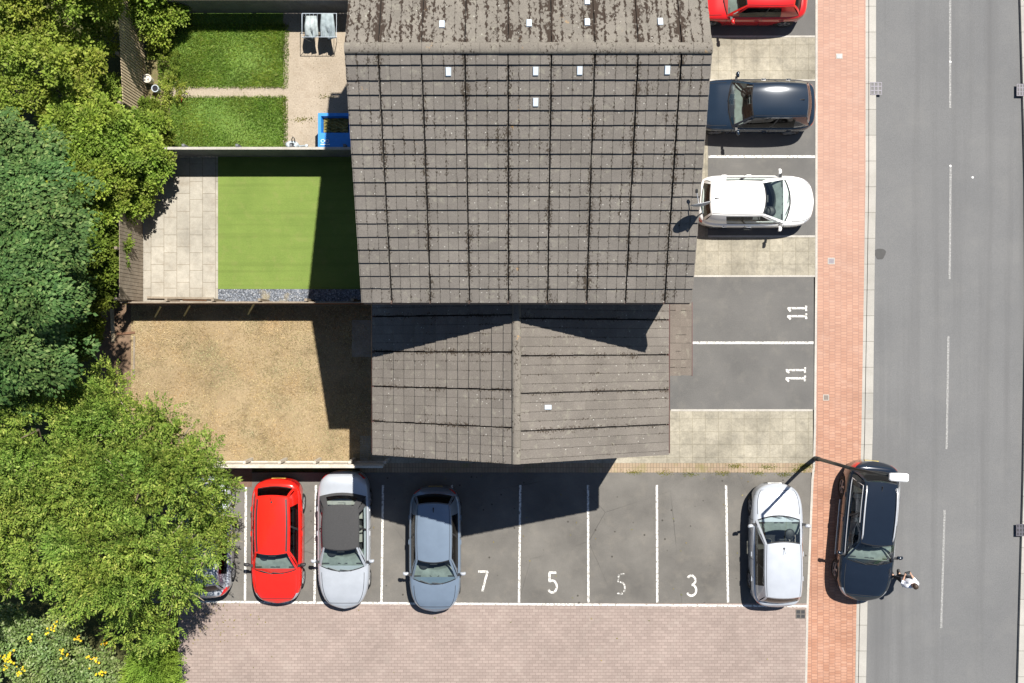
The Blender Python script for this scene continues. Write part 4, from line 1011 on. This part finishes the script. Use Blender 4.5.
def make_car(name, label, cat, cx, cy, heading, L, W, H, pm, T, xwf, xrf, xrr, xrb, roof_w=.70, wbf=.90, bul=(.16,.07,.10,.05), wx=(1.28,-1.27),
             wr=.315, glass_side=None, roof_mat=None, rails=None, group=None, cpil=.80, bpil=.47, seat=None, trim_z=None, rear_dark=True, fin='fin', z0=0.0,
             nf=(7,2.4), nr=(9,2.6), tail=(-.97,-.90,4.6,7.4), head=(.82,.965,3.9,6.6), rearframe=None, sidebelt=.0, mirror_mat=None, belt_strip=None, plate=True, roof_panel=None, roof_strips=None, handle_mat=None, wiper_rear=True, roof_crown=.05):
    car = thing(name, (cx, cy, z0), label, cat, group, heading)
    h2 = L/2
    tx = np.array([p[0] for p in T])*h2; tz = np.array([p[1] for p in T])
    xs_d = np.linspace(-h2, h2, 401); zd = np.interp(xs_d, tx, tz); ker = np.hanning(25); ker /= ker.sum()
    zd2 = np.convolve(np.pad(zd, 12, mode='edge'), ker, 'valid')
    Tf = lambda x: float(np.interp(x, xs_d, zd2))
    def hw(x):
        t_ = max(-1, min(1, x/h2)); n, m = nf if t_ > 0 else nr
        return W/2*max(0, 1-abs(t_)**n)**(1/m)*(1-.035*max(0,t_-.2)-.02*max(0,-t_-.3))
    ra = wr+.055; ZS = .21
    def sec(x, k):
        i = max(0, min(len(SEC)-2, int(k))); f = k-i
        y = SEC[i][0]*(1-f)+SEC[i+1][0]*f; g = SEC[i][1]*(1-f)+SEC[i+1][1]*f
        Tz = Tf(x); z = ZS+(Tz-ZS)*g
        # a crease along the flank
        y2 = y*hw(x)
        if k > 6:
            for xw in wx:
                dx = abs(x-xw)
                if dx < ra: z = max(z, min(wr-.0+math.sqrt(ra*ra-dx*dx), ZS+(Tz-ZS)*.72))
        return y2, z
    def bp(x, k, s): y, z = sec(x, k); return Vector((x, y*s, z))
    def bn(x, k, s):
        e = .02; a = bp(min(h2,x+e), k, s)-bp(max(-h2,x-e), k, s); b = bp(x, k+.2, s)-bp(x, max(0,k-.2), s)
        n = a.cross(b); n = n.normalized() if n.length > 1e-9 else Vector((0,0,1))
        c = bp(x, k, s)-Vector((x, 0, .45))
        return n if n.dot(c) >= 0 else -n
    def zat(x, y):
        hh = hw(x)
        if hh < 1e-4: return Tf(x)
        fr = min(1, abs(y)/hh); k = float(np.interp(fr, [p[0] for p in SEC[:8]], range(8))); return sec(x, k)[1]
    ts = sorted(set([round(math.sin(math.pi/2*s),5) for s in np.linspace(-1,1,91)]))
    xs = [t_*h2 for t_ in ts]; K = [0,.5,1,1.5,2,2.5,3,3.4,3.8,4.2,4.6,5,5.5,6,6.5,7,7.5,8,8.5,9,9.5,10,10.5,11]
    body = MB()
    wb = lambda x: wbf*hw(x)
    cab0, cab1 = xrb+.10, xwf-bul[0]-.04
    for s in (1,-1):
        for i in range(len(xs)-1):
            for j in range(len(K)-1):
                xm = (xs[i]+xs[i+1])/2
                if cab0 < xm < cab1 and SEC[0][0] <= 9 and sec(xm, (K[j]+K[j+1])/2)[0] < .88*wb(xm) and K[j] < 5: continue
                q = [bp(xs[i],K[j],s), bp(xs[i+1],K[j],s), bp(xs[i+1],K[j+1],s), bp(xs[i],K[j+1],s)]
                zm = sum(p.z for p in q)/4; mi = 1 if (trim_z and zm < trim_z) else 0
                body.add(q, [(0,1,2,3)], mi)
    # greenhouse curves
    bf, bft, br_, brt = bul
    xm_r = (xrf+xrr)/2; hr = (xrf-xrr)/2
    wr0 = roof_w*W/2
    def roof_hw(x): return wr0*(1-.05*((x-xm_r)/hr)**2 if x > xm_r else 1-.075*((x-xm_r)/hr)**2)
    def roof_z(x, s): return H-roof_crown*((x-xm_r-.1)/hr)**2*.9-.018*s*s-.045*s**6
    def wtop(s): x = xrf-bft*s*s; return Vector((x, s*roof_hw(x), roof_z(x, s)))
    def wbase(s): x = xwf-bf*s*s; y = s*wb(x); return Vector((x, y, zat(x, y)+.004))
    def rtop(s): x = xrr+brt*s*s; return Vector((x, s*roof_hw(x), roof_z(x, s)))
    def rbase(s): x = xrb+br_*s*s; y = s*wb(x); return Vector((x, y, zat(x, y)+.004))
    def fwind(u, v): s = 2*u-1; p = wbase(s).lerp(wtop(s), v); p.z += .03*math.sin(math.pi*v); return p
    def frear(u, v): s = 2*u-1; p = rbase(s).lerp(rtop(s), v); p.x -= .025*math.sin(math.pi*v); p.z += .02*math.sin(math.pi*v); return p
    def fside(sd):
        b0, t0, b1, t1 = wbase(1), wtop(1), rbase(1), rtop(1)
        def f(u, v):
            xb = b0.x+(b1.x-b0.x)*u; yb = wb(xb); zb = zat(xb, yb)+.004
            xt = t0.x+(t1.x-t0.x)*u; yt = roof_hw(xt); zt = roof_z(xt, 1)
            p = Vector((xb, yb, zb)).lerp(Vector((xt, yt, zt)), v); p.y += .028*math.sin(math.pi*v); p.y *= sd; return p
        return f
    def patch(f, ub, vb, key, sinks, nsub=4, off=.0):
        for i in range(len(ub)-1):
            for j in range(len(vb)-1):
                kk = key(i, j)
                if kk is None: continue
                mbx, mi = sinks[kk]
                G = [[f(ub[i]+(ub[i+1]-ub[i])*a/nsub, vb[j]+(vb[j+1]-vb[j])*b/nsub) for a in range(nsub+1)] for b in range(nsub+1)]
                mbx.grid(G, mi)
    wind, rearw, sf = MB(), MB(), {1:(MB(),MB()), -1:(MB(),MB())}
    roofb = MB() if roof_mat else body
    rm = 0
    sk = {'body':(body,0), 'trim':(body,1), 'roof':(roofb, 0), 'wind':(wind,0), 'rear':(rearw,0)}
    patch(fwind, [0,.045,.955,1], [0,.045,.955,1], lambda i,j: 'body' if i in (0,2) else ('wind' if j == 1 else 'trim'), sk, 8)
    rf = rearframe or (.06,.12,.9)
    patch(frear, [0,rf[0],1-rf[0],1], [0,rf[1],rf[2],1], lambda i,j: 'rear' if (i == 1 and j == 1) else ('roof' if roof_mat else ('trim' if (rear_dark and i == 1 and j == 0) else 'body')), sk, 6)
    for sd in (1,-1):
        s2 = dict(sk); s2['a'] = (sf[sd][0],0); s2['b'] = (sf[sd][1],0)
        def key(i, j):
            if j == 1 and i == 1: return 'a'
            if j == 1 and i == 3: return 'b'
            if i == 2 and j == 1: return 'trim'
            if j == 0: return 'trim' if i in (1,2,3) else 'body'
            if roof_mat: return 'roof' if (j == 2 or i == 4) else 'body'
            return 'body'
        patch(fside(sd), [0,.05,bpil,bpil+.03,cpil,1], [0,.10,.90,1], key, s2, 4)
    def froof(u, v):
        s = 2*u-1; a, b = wtop(s), rtop(s); x = a.x+(b.x-a.x)*v; return Vector((x, s*roof_hw(x), roof_z(x, s)))
    patch(froof, [0,.08,.92,1], [0,.5,1], lambda i,j: 'roof', sk, 8)
    # panel gaps drawn as thin recessed seams
    def seam(pts, r=.010): body.tube([p for p in pts], r, 4, 2, caps=False)
    hx0 = xwf+.03
    seam([bp(hx0+(h2*.90-hx0)*i/10, 3.15+.4*i/10, 1)+Vector((0,0,.001)) for i in range(11)]); seam([bp(hx0+(h2*.90-hx0)*i/10, 3.15+.4*i/10, -1)+Vector((0,0,.001)) for i in range(11)])
    seam([bp(h2*.905, 3.5*abs(i)/6, 1 if i >= 0 else -1) for i in range(-6,7)])
    for sd in (1,-1):
        xb0 = xwf-bf-.02; xmid = xb0+(xrb+br_-xb0)*(bpil+.015); x3 = xmid-.88
        for xx in (xb0+.02, xmid, max(x3, wx[1]+.2)):
            seam([bp(xx, k_, sd) for k_ in (4.8,5.5,6.2,7,7.8,8.6,9.4,10)], .009)
    if not roof_mat:
        for s in (1,-1): seam([Vector((x_, s*.925*roof_hw(x_), roof_z(x_, .925)+.002)) for x_ in [xrf-.08+(xrr+.06-xrf+.08)*i/12 for i in range(13)]], .008)
    bo = weld(body.build('body', [pm, m_trim, m_floor], car, local=True))
    if roof_mat: weld(roofb.build('soft_top', roof_mat, car, local=True))
    weld(wind.build('windscreen', m_glass, car, local=True)); weld(rearw.build('rear_window', glass_side or m_glass, car, local=True))
    for sd in (1,-1):
        for q in sf[sd]: weld(q.build('side_window', glass_side or m_glass, car, local=True))
    # lights
    def lightpatch(x0, x1, k0, k1, s, mat, nm, off=.006):
        G = []
        for i in range(9):
            x = x0+(x1-x0)*i/8; G.append([bp(x, k0+(k1-k0)*j/6, s)+bn(x, k0+(k1-k0)*j/6, s)*(off if 0 < i < 8 and 0 < j < 6 else .001) for j in range(7)])
        weld(MB().grid(G).build(nm, mat, car, local=True))
    for s in (1,-1):
        lightpatch(h2*head[0], h2*head[1], head[2], head[3], s, m_headl, 'headlight')
        lightpatch(h2*tail[0], h2*tail[1], tail[2], tail[3], s, m_taill, 'tail_light')
    # wheels
    for xw in wx:
        for s in (1,-1):
            yo = (hw(xw)*.985)*s; wdt = .20
            prof = [(wr*.66,-wdt/2*.9),(wr*.9,-wdt/2),(wr*.99,-wdt/2*.7),(wr,0),(wr*.99,wdt/2*.7),(wr*.9,wdt/2),(wr*.66,wdt/2*.9)]
            yc = yo-s*wdt/2
            wh = MB().lathe((xw,yc,wr), prof, 28, 'y').build('wheel', m_tyre, car, local=True, smooth=True)
            r_ = MB(); yf = yc+s*wdt*.42
            r_.lathe((xw,yf-s*.03,wr), [(.0,0),(wr*.68,0)], 28, 'y', 1)
            r_.lathe((xw,yf,wr), [(wr*.60,-.01*s),(wr*.70,.0),(wr*.70,-.03*s)], 28, 'y', 0)
            for k_ in range(5):
                a = 2*math.pi*k_/5+.3; ca, sa = math.cos(a), math.sin(a)
                for da in (-.13,.13):
                    r_.beam((xw+ca*.04, yf-s*.004, wr+sa*.04), (xw+math.cos(a+da)*wr*.66, yf-s*.004, wr+math.sin(a+da)*wr*.66), .032, .02, 0, up=(0,1,0))
            r_.lathe((xw,yf,wr), [(.0,.008*s),(.05,.004*s),(.06,-.01*s)], 12, 'y', 0)
            r_.build('rim', [m_rim, m_hub], wh, local=True)
    # mirrors
    for s in (1,-1):
        xm = xwf-bf-.16; y0_ = wb(xm)*1.0; zm = zat(xm, y0_)+.06
        mb = MB(); mb.beam((xm+.03, s*(y0_-.02), zm-.03), (xm+.02, s*(hw(xm)+.03), zm), .08, .04)
        c = Vector((xm, s*(hw(xm)+.085), zm+.04)); rings = []
        for u_, sc in ((-1,.35),(-.75,.8),(-.2,1),(.5,1),(.85,.85),(1,.5)):
            rings.append([c+Vector((.062*sc*math.cos(a)+( -.03*abs(u_)), s*u_*.095, .072*sc*math.sin(a))) for a in [2*math.pi*k_/10 for k_ in range(11)]])
        mb2 = MB().grid(rings); mb2.add(rings[0][:10],[tuple(range(10))]); mb2.add(rings[-1][:10],[tuple(range(10))])
        mo = weld(mb2.build('mirror', mirror_mat or pm, car, local=True), 60); mb.build('mirror_arm', m_trim, mo, local=True)
    # wipers
    for yw in (-.12, .42):
        a = fwind(.5+yw/2.2, .03); b = fwind(.5+(yw-.52)/2.0, .10); MB().tube([a+Vector((.02,0,.012)), b+Vector((0,0,.014))], .009, 5).build('wiper', m_trim, car, local=True)
    # interior: floor, dashboard, seats, steering wheel
    wi = wb(0)*.9; fz = .34
    MB().box(xrb+.15, -wi, fz-.02, xwf-.1, wi, fz).box(xrb+.13,-wi,fz,xrb+.17,wi,zat(xrb+.2,wi*.8)-.1).build('floor', m_floor, car, local=True)
    zb = zat(xwf-bf, .3)-.035
    G = []
    for i, (dx_, dz_) in enumerate(((.02,-.01),(-.18,.0),(-.38,.01),(-.50,-.02),(-.56,-.12),(-.54,-.35))):
        G.append([((xwf+dx_-bf*(2*j/8-1)**2), (2*j/8-1)*wi*.96, zb+dz_+.015*math.cos((2*j/8-1)*3)) for j in range(9)])
    dsh = weld(MB().grid(G).build('dashboard', m_dash, car, local=True))
    hood = MB(); hx = xwf-bf-.46; hood.lathe((hx, -.37, zb-.01), [(.19,-.03),(.17,.035),(.10,.055),(.0,.06)], 14); hood.build('binnacle', m_trim, dsh, local=True, smooth=True)
    vt = MB()
    for yv in (-.62, 0, .62): vt.box(xwf-bf-.10, yv-.16, zb-.004, xwf-bf-.06, yv+.16, zb+.018)
    vt.build('vent', m_trim, dsh, local=True)
    sm = seat or m_seat
    xs_ = xwf-bf-1.02
    def seat_mb(x, y, w):
        mb = MB(); hh = min(H-.28, zb+.12)
        mb.box(x-.22, y-w/2, fz, x+.28, y+w/2, fz+.22)
        G = []
        for (dx_, z_, sc) in ((-.20,fz+.18,1),(-.26,fz+.42,1),(-.33,hh,.9),(-.35,hh+.03,.7)):
            G.append([(x+dx_+.06, y-w/2*sc, z_),(x+dx_+.09, y, z_),(x+dx_+.06, y+w/2*sc, z_),(x+dx_-.06, y+w/2*sc, z_),(x+dx_-.06, y-w/2*sc, z_),(x+dx_+.06, y-w/2*sc, z_)])
        mb.grid(G); mb.add(G[-1][:5],[(0,1,2,3,4)])
        hz = hh+.06
        mb.box(x-.36, y-.12, hz, x-.27, y+.12, hz+.16)
        return mb
    for s in (1,-1): seat_mb(xs_, s*.37, .48).build('seat', sm, car, local=True)
    if not roof_mat or True: 
        xr_ = xs_-.80
        if xr_ > xrb+.62: seat_mb(xr_, 0, wi*1.75).build('rear_seat', sm, car, local=True)
    st = Vector((xwf-bf-.62, -.37, zb-.03)); ax = Vector((-.5,0,.6)).normalized(); e1 = Vector((0,1,0)); e2 = ax.cross(e1)
    MB().tube([st+e1*.18*math.cos(a)+e2*.18*math.sin(a) for a in [2*math.pi*k_/20 for k_ in range(21)]], .016, 6).beam(st-e1*.17, st+e1*.17, .05, .02).build('steering_wheel', m_trim, car, local=True)
    # mirror inside the windscreen
    pmr = fwind(.5, .86); MB().box(pmr.x-.06,-.12,pmr.z-.10,pmr.x-.02,.12,pmr.z-.04).build('interior_mirror', m_trim, car, local=True)
    if fin == 'fin':
        x = xrr+.22; z_ = roof_z(x, 0); mb = MB(); mb.add([(x-.09,-.022,z_-.003),(x+.10,-.012,z_-.003),(x+.10,.012,z_-.003),(x-.09,.022,z_-.003),(x-.075,-.006,z_+.055),(x-.075,.006,z_+.055)],
            [(0,1,4),(1,2,5,4),(2,3,5),(3,0,4,5),(0,3,2,1)]); mb.build('aerial', m_trim, car, local=True)
    elif fin == 'rod':
        x = xrr+.2; z_ = roof_z(x, 0); MB().lathe((x,0,z_-.004),[(.04,.0),(.03,.02),(.0,.025)],10).tube([(x,0,z_+.01),(x-.22,0,z_+.16)],.006,5).build('aerial', m_trim, car, local=True)
    elif fin == 'rod_front':
        x = xrf-.2; z_ = roof_z(x, 0); MB().lathe((x,0,z_-.004),[(.04,.0),(.03,.02),(.0,.025)],10).tube([(x,0,z_+.01),(x-.15,0,z_+.14)],.006,5).build('aerial', m_trim, car, local=True)
    if rails:
        for s in (1,-1):
            pts = []
            for i in range(11):
                x = xrf-.16+(xrr+.16-xrf+.16)*i/10; s_ = .90; pts.append(Vector((x, s*s_*roof_hw(x), roof_z(x, s_)+(.045 if 0 < i < 10 else .0))))
            MB().tube(pts, .026, 7).build('roof_rail', rails, car, local=True, smooth=True)
    if roof_strips:
        for s in (1,-1):
            pts = [Vector((xrf-.1+(xrr+.1-xrf+.1)*i/10,0,0)) for i in range(11)]
            G = [[(p.x, s*(.86+.045*d_)*roof_hw(p.x), roof_z(p.x, .86+.045*d_)+.004) for d_ in (-1,1)] for p in pts]
            MB().grid(G).build('roof_strip', roof_strips, car, local=True)
    if belt_strip:
        for s in (1,-1):
            f = fside(s); MB().tube([f(u_, .07)+Vector((0,s*.008,.0)) for u_ in [.03+.9*i/12 for i in range(13)]]+[f(u_, .93)+Vector((0,s*.008,0)) for u_ in [.93-.6*i/8 for i in range(9)]], .012, 5).build('window_trim', belt_strip, car, local=True)
    if plate:
        MB().box(h2-.012,-.24,.36,h2+.004,.24,.46).build('number_plate', m_plate_w, car, local=True)
        MB().box(-h2-.004,-.24,.40,-h2+.012,.24,.50).build('number_plate', m_plate_y, car, local=True)
    # door handles
    for s in (1,-1):
        xb0 = xwf-bf-.02; xmid = xb0+(xrb+br_-xb0)*bpil
        for xx in (xmid+.12, xmid-.72):
            p = bp(xx, 6.1, s)+Vector((0, s*.006, 0)); MB().box(p.x-.08,p.y-.012,p.z-.014,p.x+.08,p.y+.012,p.z+.014).build('door_handle', handle_mat or pm, car, local=True)
    # grille and lower intake
    G = [[bp(h2*(.999-.004*abs(i)), 0, 1)*0+Vector((h2*(1-.0006*i*i)+.004, i*.09, z_)) for i in range(-4,5)] for z_ in (.28,.37)]
    MB().grid(G).build('grille', m_trim, car, local=True)
    return car, dict(bp=bp, bn=bn, froof=froof, fside=fside, roof_z=roof_z, roof_hw=roof_hw, frear=frear, Tf=Tf)

HATCH = [(-1,.66),(-.985,.80),(-.93,.93),(-.6,.96),(0,.95),(.38,.95),(.62,.90),(.82,.82),(.94,.72),(1,.58)]
ESTATE = [(-1,.66),(-.985,.82),(-.94,.95),(-.6,.97),(0,.96),(.36,.98),(.62,.93),(.82,.85),(.94,.75),(1,.60)]
SUV = [(-1,.72),(-.985,.90),(-.94,1.06),(-.6,1.08),(0,1.06),(.38,1.08),(.62,1.04),(.82,.97),(.93,.86),(1,.68)]
COUPE = [(-1,.66),(-.985,.80),(-.95,.92),(-.85,.97),(-.5,.95),(0,.91),(.30,.92),(.62,.86),(.82,.78),(.94,.69),(1,.56)]
red = paint('paint_red', (.70,.018,.010), 0, .28)
navy = paint('paint_navy', (.012,.022,.038), .1, .14); white = paint('paint_white', (.80,.80,.79), 0, .3)
silver = paint('paint_silver', (.44,.47,.515), .25, .38); bgrey = paint('paint_blue_grey', (.185,.24,.315), .3, .3)
black = paint('paint_blue_black', (.010,.016,.028), .2, .2); silver2 = paint('paint_pale_silver', (.47,.50,.55), .25, .38)
red2 = paint('paint_deep_red', (.55,.012,.012), 0, .25)
CG = 'cars parked by the house'
PI = math.pi
# 1 red hatchback at the top
make_car('parked_car', 'red hatchback cut by the top edge, parked in the driveway facing the house', 'car', 8.13, 11.80, PI, 3.95, 1.74, 1.46, red2, HATCH, .98, .30, -1.35, -1.72, group=CG, cpil=.74, seat=m_seat, fin=None, glass_side=m_glass_dark)
# 2 navy hatchback
make_car('parked_car', 'dark navy car facing the house between the two buff slab strips', 'car', 8.26, 8.06, PI, 4.24, 1.80, 1.56, navy, ESTATE, 0.95, .25, -1.62, -1.92, .65, group=CG, cpil=.80, fin='fin', glass_side=m_glass_dark, wx=(1.25,-1.32), wr=.33)
# 3 white hatchback
make_car('parked_car', 'white hatchback in the driveway facing the brick path, beneath the satellite dish', 'car', 8.31, 4.79, 0, 4.06, 1.78, 1.46, white, HATCH, 1.16, .16, -1.66, -1.88, .65, group=CG, cpil=.72, fin='fin', bul=(.22,.10,.10,.05), wx=(1.25,-1.3))
# 4 red hatchback in the car park
make_car('parked_car', 'bright red car with black roof strips in the car park beside the tree', 'car', -8.03, -6.83, -PI/2, 4.26, 1.74, 1.50, red, ESTATE, 1.06, .29, -1.66, -1.93, .67, group=CG, cpil=.82, fin='rod', wx=(1.32,-1.25), wr=.33, roof_strips=m_trim, trim_z=.33, glass_side=m_glass_dark, mirror_mat=m_trim)
# 5 silver convertible
cv, cf = make_car('parked_car', 'silver convertible with dark grey fabric soft top beside the red car', 'car', -5.75, -6.80, -PI/2, 4.72, 1.80, 1.40, silver, COUPE, 1.02, .18, -1.27, -1.68, .67, group=CG, cpil=.88, bpil=.5, fin=None, wx=(1.38,-1.38), wr=.33, roof_mat=m_fabric, rearframe=(.14,.22,.86), seat=m_seat_l, bul=(.20,.08,.14,.10), nf=(5,2.2), handle_mat=m_chrome)
# 6 blue-grey hatchback
make_car('parked_car', 'blue grey hatchback parked half in the shadow of the house wing', 'car', -2.63, -7.12, -PI/2, 4.28, 1.78, 1.47, bgrey, HATCH, 1.14, .26, -1.70, -1.96, .67, group=CG, cpil=.80, fin='fin', bul=(.22,.10,.10,.06), nf=(5.5,2.3), glass_side=m_glass_dark, mirror_mat=silver)
# 7 silver people carrier
make_car('parked_car', 'pale silver people carrier in the last car park bay beside the brick path', 'car', 9.05, -6.97, PI/2, 4.20, 1.77, 1.60, silver2, ESTATE, 1.08, .28, -1.58, -1.92, .71, group=CG, cpil=.80, fin='rod_front', bul=(.18,.08,.08,.05), seat=m_seat_l, glass_side=m_glass_dark, wx=(1.3,-1.25))
# 8 black SUV on the kerb
bk, bf_ = make_car('parked_car', 'black estate car with chrome roof rails parked half on the kerb under the street lamp', 'car', 12.16, -6.48, -PI/2-R(5.2), 4.78, 1.87, 1.66, black, SUV, 1.08, .30, -1.80, -2.12, .63, group=CG, cpil=.86, fin='fin', rails=m_chrome, belt_strip=m_chrome, wx=(1.46,-1.40), wr=.36, seat=m_seat_l, mirror_mat=black, z0=-.02)
for s in (1,-1):
    MB().tube([bf_['bp'](.95-1.9*i/8, 9.2, s)+Vector((0,s*.012,0)) for i in range(9)], .014, 6).build('sill_trim', m_chrome, bk, local=True)
# 9 silver car under the tree
make_car('parked_car', 'silver car mostly hidden beneath the bright green tree', 'car', -10.47, -6.67, PI/2, 4.2, 1.76, 1.45, silver, HATCH, 1.05, .3, -1.5, -1.85, .70, group=CG, tail=(-.985,-.80,3.4,7.4), fin=None, glass_side=m_glass_dark)

# ------------------------------------------------------------------ person with a controller
def skin_obj(name, joints, edges, radii, mat, parent, root=0, sub=2):
    me = bpy.data.meshes.new(name); me.from_pydata([tuple(j) for j in joints], edges, []); me.update()
    o = bpy.data.objects.new('skin_tmp', me); COL.objects.link(o)
    o.modifiers.new('skin', 'SKIN'); sb = o.modifiers.new('sub', 'SUBSURF'); sb.levels = sub; sb.render_levels = sub
    if not me.skin_vertices: 
        bpy.context.view_layer.update()
    sv = me.skin_vertices[0].data
    for i, r in enumerate(radii):
        sv[i].radius = (r, r) if not isinstance(r, tuple) else r; sv[i].use_root = (i == root)
    bpy.context.view_layer.update(); dg = bpy.context.evaluated_depsgraph_get()
    m2 = bpy.data.meshes.new_from_object(o.evaluated_get(dg)); m2.name = name
    bpy.data.objects.remove(o); m2.materials.clear(); m2.materials.append(mat)
    m2.polygons.foreach_set('use_smooth', [True]*len(m2.polygons))
    n = bpy.data.objects.new(name, m2); COL.objects.link(n); n.parent = parent; return n
m_skin = simple('skin', (.50,.30,.21), .55, var=.05); m_shirt = simple('white_shirt', (.72,.75,.82), .85, var=.06); m_trou = simple('dark_trousers', (.02,.022,.03), .85)
m_hair = simple('brown_hair', (.045,.028,.018), .6, var=.3, scale=60); m_shoe = simple('black_shoe', (.015,.015,.015), .5)
fp = P(895.5, 574.5, RZ)
per = thing('person', (fp.x, fp.y, RZ), 'person in white shirt and dark trousers standing beside the black car holding a controller', 'person', None, R(12))
# body joints, facing +y
J = dict(pelvis=(0,0,.94), belly=(0,.01,1.10), chest=(0,.0,1.30), neckb=(0,-.01,1.44), neck=(0,.01,1.51), headb=(0,.03,1.58), head=(0,.035,1.66), crown=(0,.02,1.74))
joints = []; rad = []; edges = []; ix = {}
def jt(n, p, r, prev=None):
    ix[n] = len(joints); joints.append(p); rad.append(r)
    if prev is not None: edges.append((ix[prev], ix[n]))
jt('pelvis', J['pelvis'], (.15,.11)); jt('belly', J['belly'], (.14,.10), 'pelvis'); jt('chest', J['chest'], (.16,.11), 'belly'); jt('nb', J['neckb'], (.09,.07), 'chest'); jt('neck', J['neck'], .052, 'nb')
jt('hb', J['headb'], (.068,.078), 'neck'); jt('head', J['head'], (.076,.092), 'hb'); jt('crown', J['crown'], (.055,.065), 'head')
for s, nm in ((1,'l'),(-1,'r')):
    jt('sh'+nm, (s*.17,-.01,1.40), .062, 'nb'); jt('ua'+nm, (s*.215,-.015,1.28), .05, 'sh'+nm); jt('el'+nm, (s*.235,.0,1.12), .042, 'ua'+nm); jt('fa'+nm, (s*.17,.14,1.14), .037, 'el'+nm); jt('wr'+nm, (s*.115,.255,1.175), .026, 'fa'+nm); jt('pa'+nm, (s*.098,.315,1.19), (.032,.02), 'wr'+nm)
    jt('hip'+nm, (s*.095,.0,.88), .09, 'pelvis'); jt('th'+nm, (s*.10,.015,.68), .078, 'hip'+nm); jt('kn'+nm, (s*.105,.02,.50), .056, 'th'+nm); jt('ca'+nm, (s*.108,-.005,.34), .052, 'kn'+nm); jt('an'+nm, (s*.11,-.02,.09), .036, 'ca'+nm); jt('ft'+nm, (s*.125,.10,.045), .036, 'an'+nm); jt('to'+nm, (s*.13,.17,.035), .028, 'ft'+nm)
    # five fingers curled round the controller
    for q, (dx, dz, ln) in enumerate(((.0,.026,.042),(-.006,.010,.05),(-.008,-.008,.048),(-.006,-.024,.038))):
        b = (s*(.098+dx),.335,1.19+dz); m_ = (s*(.088+dx),.335+ln*.7,1.188+dz); e = (s*(.066+dx),.335+ln*.9,1.186+dz)
        jt(f'f{q}a'+nm, b, .011, 'pa'+nm); jt(f'f{q}b'+nm, m_, .0095, f'f{q}a'+nm); jt(f'f{q}c'+nm, e, .008, f'f{q}b'+nm)
    jt('tha'+nm, (s*.075,.30,1.215), .012, 'pa'+nm); jt('thb'+nm, (s*.058,.335,1.222), .010, 'tha'+nm)
bodyo = skin_obj('body', joints, edges, rad, m_skin, per)
def sub_skin(nm, names, eds, radd, mat, parent=bodyo):
    return skin_obj(nm, [joints[ix[n]] if isinstance(n, str) else n for n in names], eds, radd, mat, parent)
sub_skin('shirt', ['pelvis','belly','chest','nb','shl','ual','ell','fal','shr','uar','elr','far'], [(0,1),(1,2),(2,3),(3,4),(4,5),(5,6),(6,7),(3,8),(8,9),(9,10),(10,11)],
         [(.175,.135),(.165,.128),(.185,.135),(.10,.085),.082,.069,.06,.05,.082,.069,.06,.05], m_shirt)
sub_skin('trousers', ['pelvis','hipl','thl','knl','cal','anl','hipr','thr','knr','car','anr'], [(0,1),(1,2),(2,3),(3,4),(4,5),(0,6),(6,7),(7,8),(8,9),(9,10)],
         [(.165,.125),.108,.094,.074,.066,.058,.108,.094,.074,.066,.058], m_trou)
for s, nm in ((1,'l'),(-1,'r')):
    sub_skin('shoe', [(s*.11,-.05,.05),(s*.118,.05,.05),(s*.13,.19,.04)], [(0,1),(1,2)], [.05,.05,.038], m_shoe)
# face and hair
mb = MB()
mb.lathe((0,0,0),[(.0,.0)],3) if False else None
nose = MB(); nose.add([(-.014,.112,1.635),(.014,.112,1.635),(0,.142,1.632),(0,.118,1.675)],[(0,1,2),(0,2,3),(1,3,2)]); nose.build('nose', m_skin, bodyo, local=True)
for s in (1,-1):
    e = MB(); e.lathe((s*.03,.108,1.665),[(.0,.012),(.010,.006),(.012,.0)],10,'y'); e.build('eye', m_hair, bodyo, local=True)
    MB().tube([(s*.078,.03,1.63),(s*.088,.02,1.66),(s*.08,.015,1.69)], [.010,.014,.008], 8).build('ear', m_skin, bodyo, local=True)
MB().tube([(-.024,.112,1.602),(0,.117,1.600),(.024,.112,1.602)], .005, 6).build('mouth', simple('lips', (.4,.16,.13), .5), bodyo, local=True)
G = []
for i in range(9):
    th = math.pi*.60*i/8; row = []
    for k in range(25):
        a = 2*math.pi*k/24; f = 1+.05*math.sin(5*a+i)+.03*math.sin(11*a)
        cut = .0 if math.sin(a) < .3 else (math.sin(a)-.3)*.55*i/8
        r_ = math.sin(th-cut*.9 if th-cut*.9 > 0 else 0)
        row.append((.090*r_*math.cos(a)*f, .012+.104*r_*math.sin(a)*f, 1.675+.098*math.cos(th-cut*.9)))
    G.append(row)
weld(MB().grid(G).build('hair', m_hair, bodyo, local=True), 80)
rc = thing('remote_controller', (0,0,0), 'black handheld drone controller held by the person in the white shirt', 'controller', None, 0)
M_ = Matrix.Translation((fp.x,fp.y,RZ)) @ Matrix.Rotation(R(12), 4, 'Z')
rc.location = M_ @ Vector((0,.345,1.195)); rc.rotation_euler = (R(20),0,R(12))
MB().box(-.09,-.05,-.016,.09,.055,.016).build('case', m_trim, rc, local=True)
MB().box(-.06,-.035,.0165,.06,.045,.022).build('screen', m_pane, rc, local=True)
for s in (1,-1): MB().lathe((s*.075,-.02,.016),[(.012,.0),(.008,.012),(.012,.02),(.0,.022)],10).build('stick', m_trim, rc, local=True)
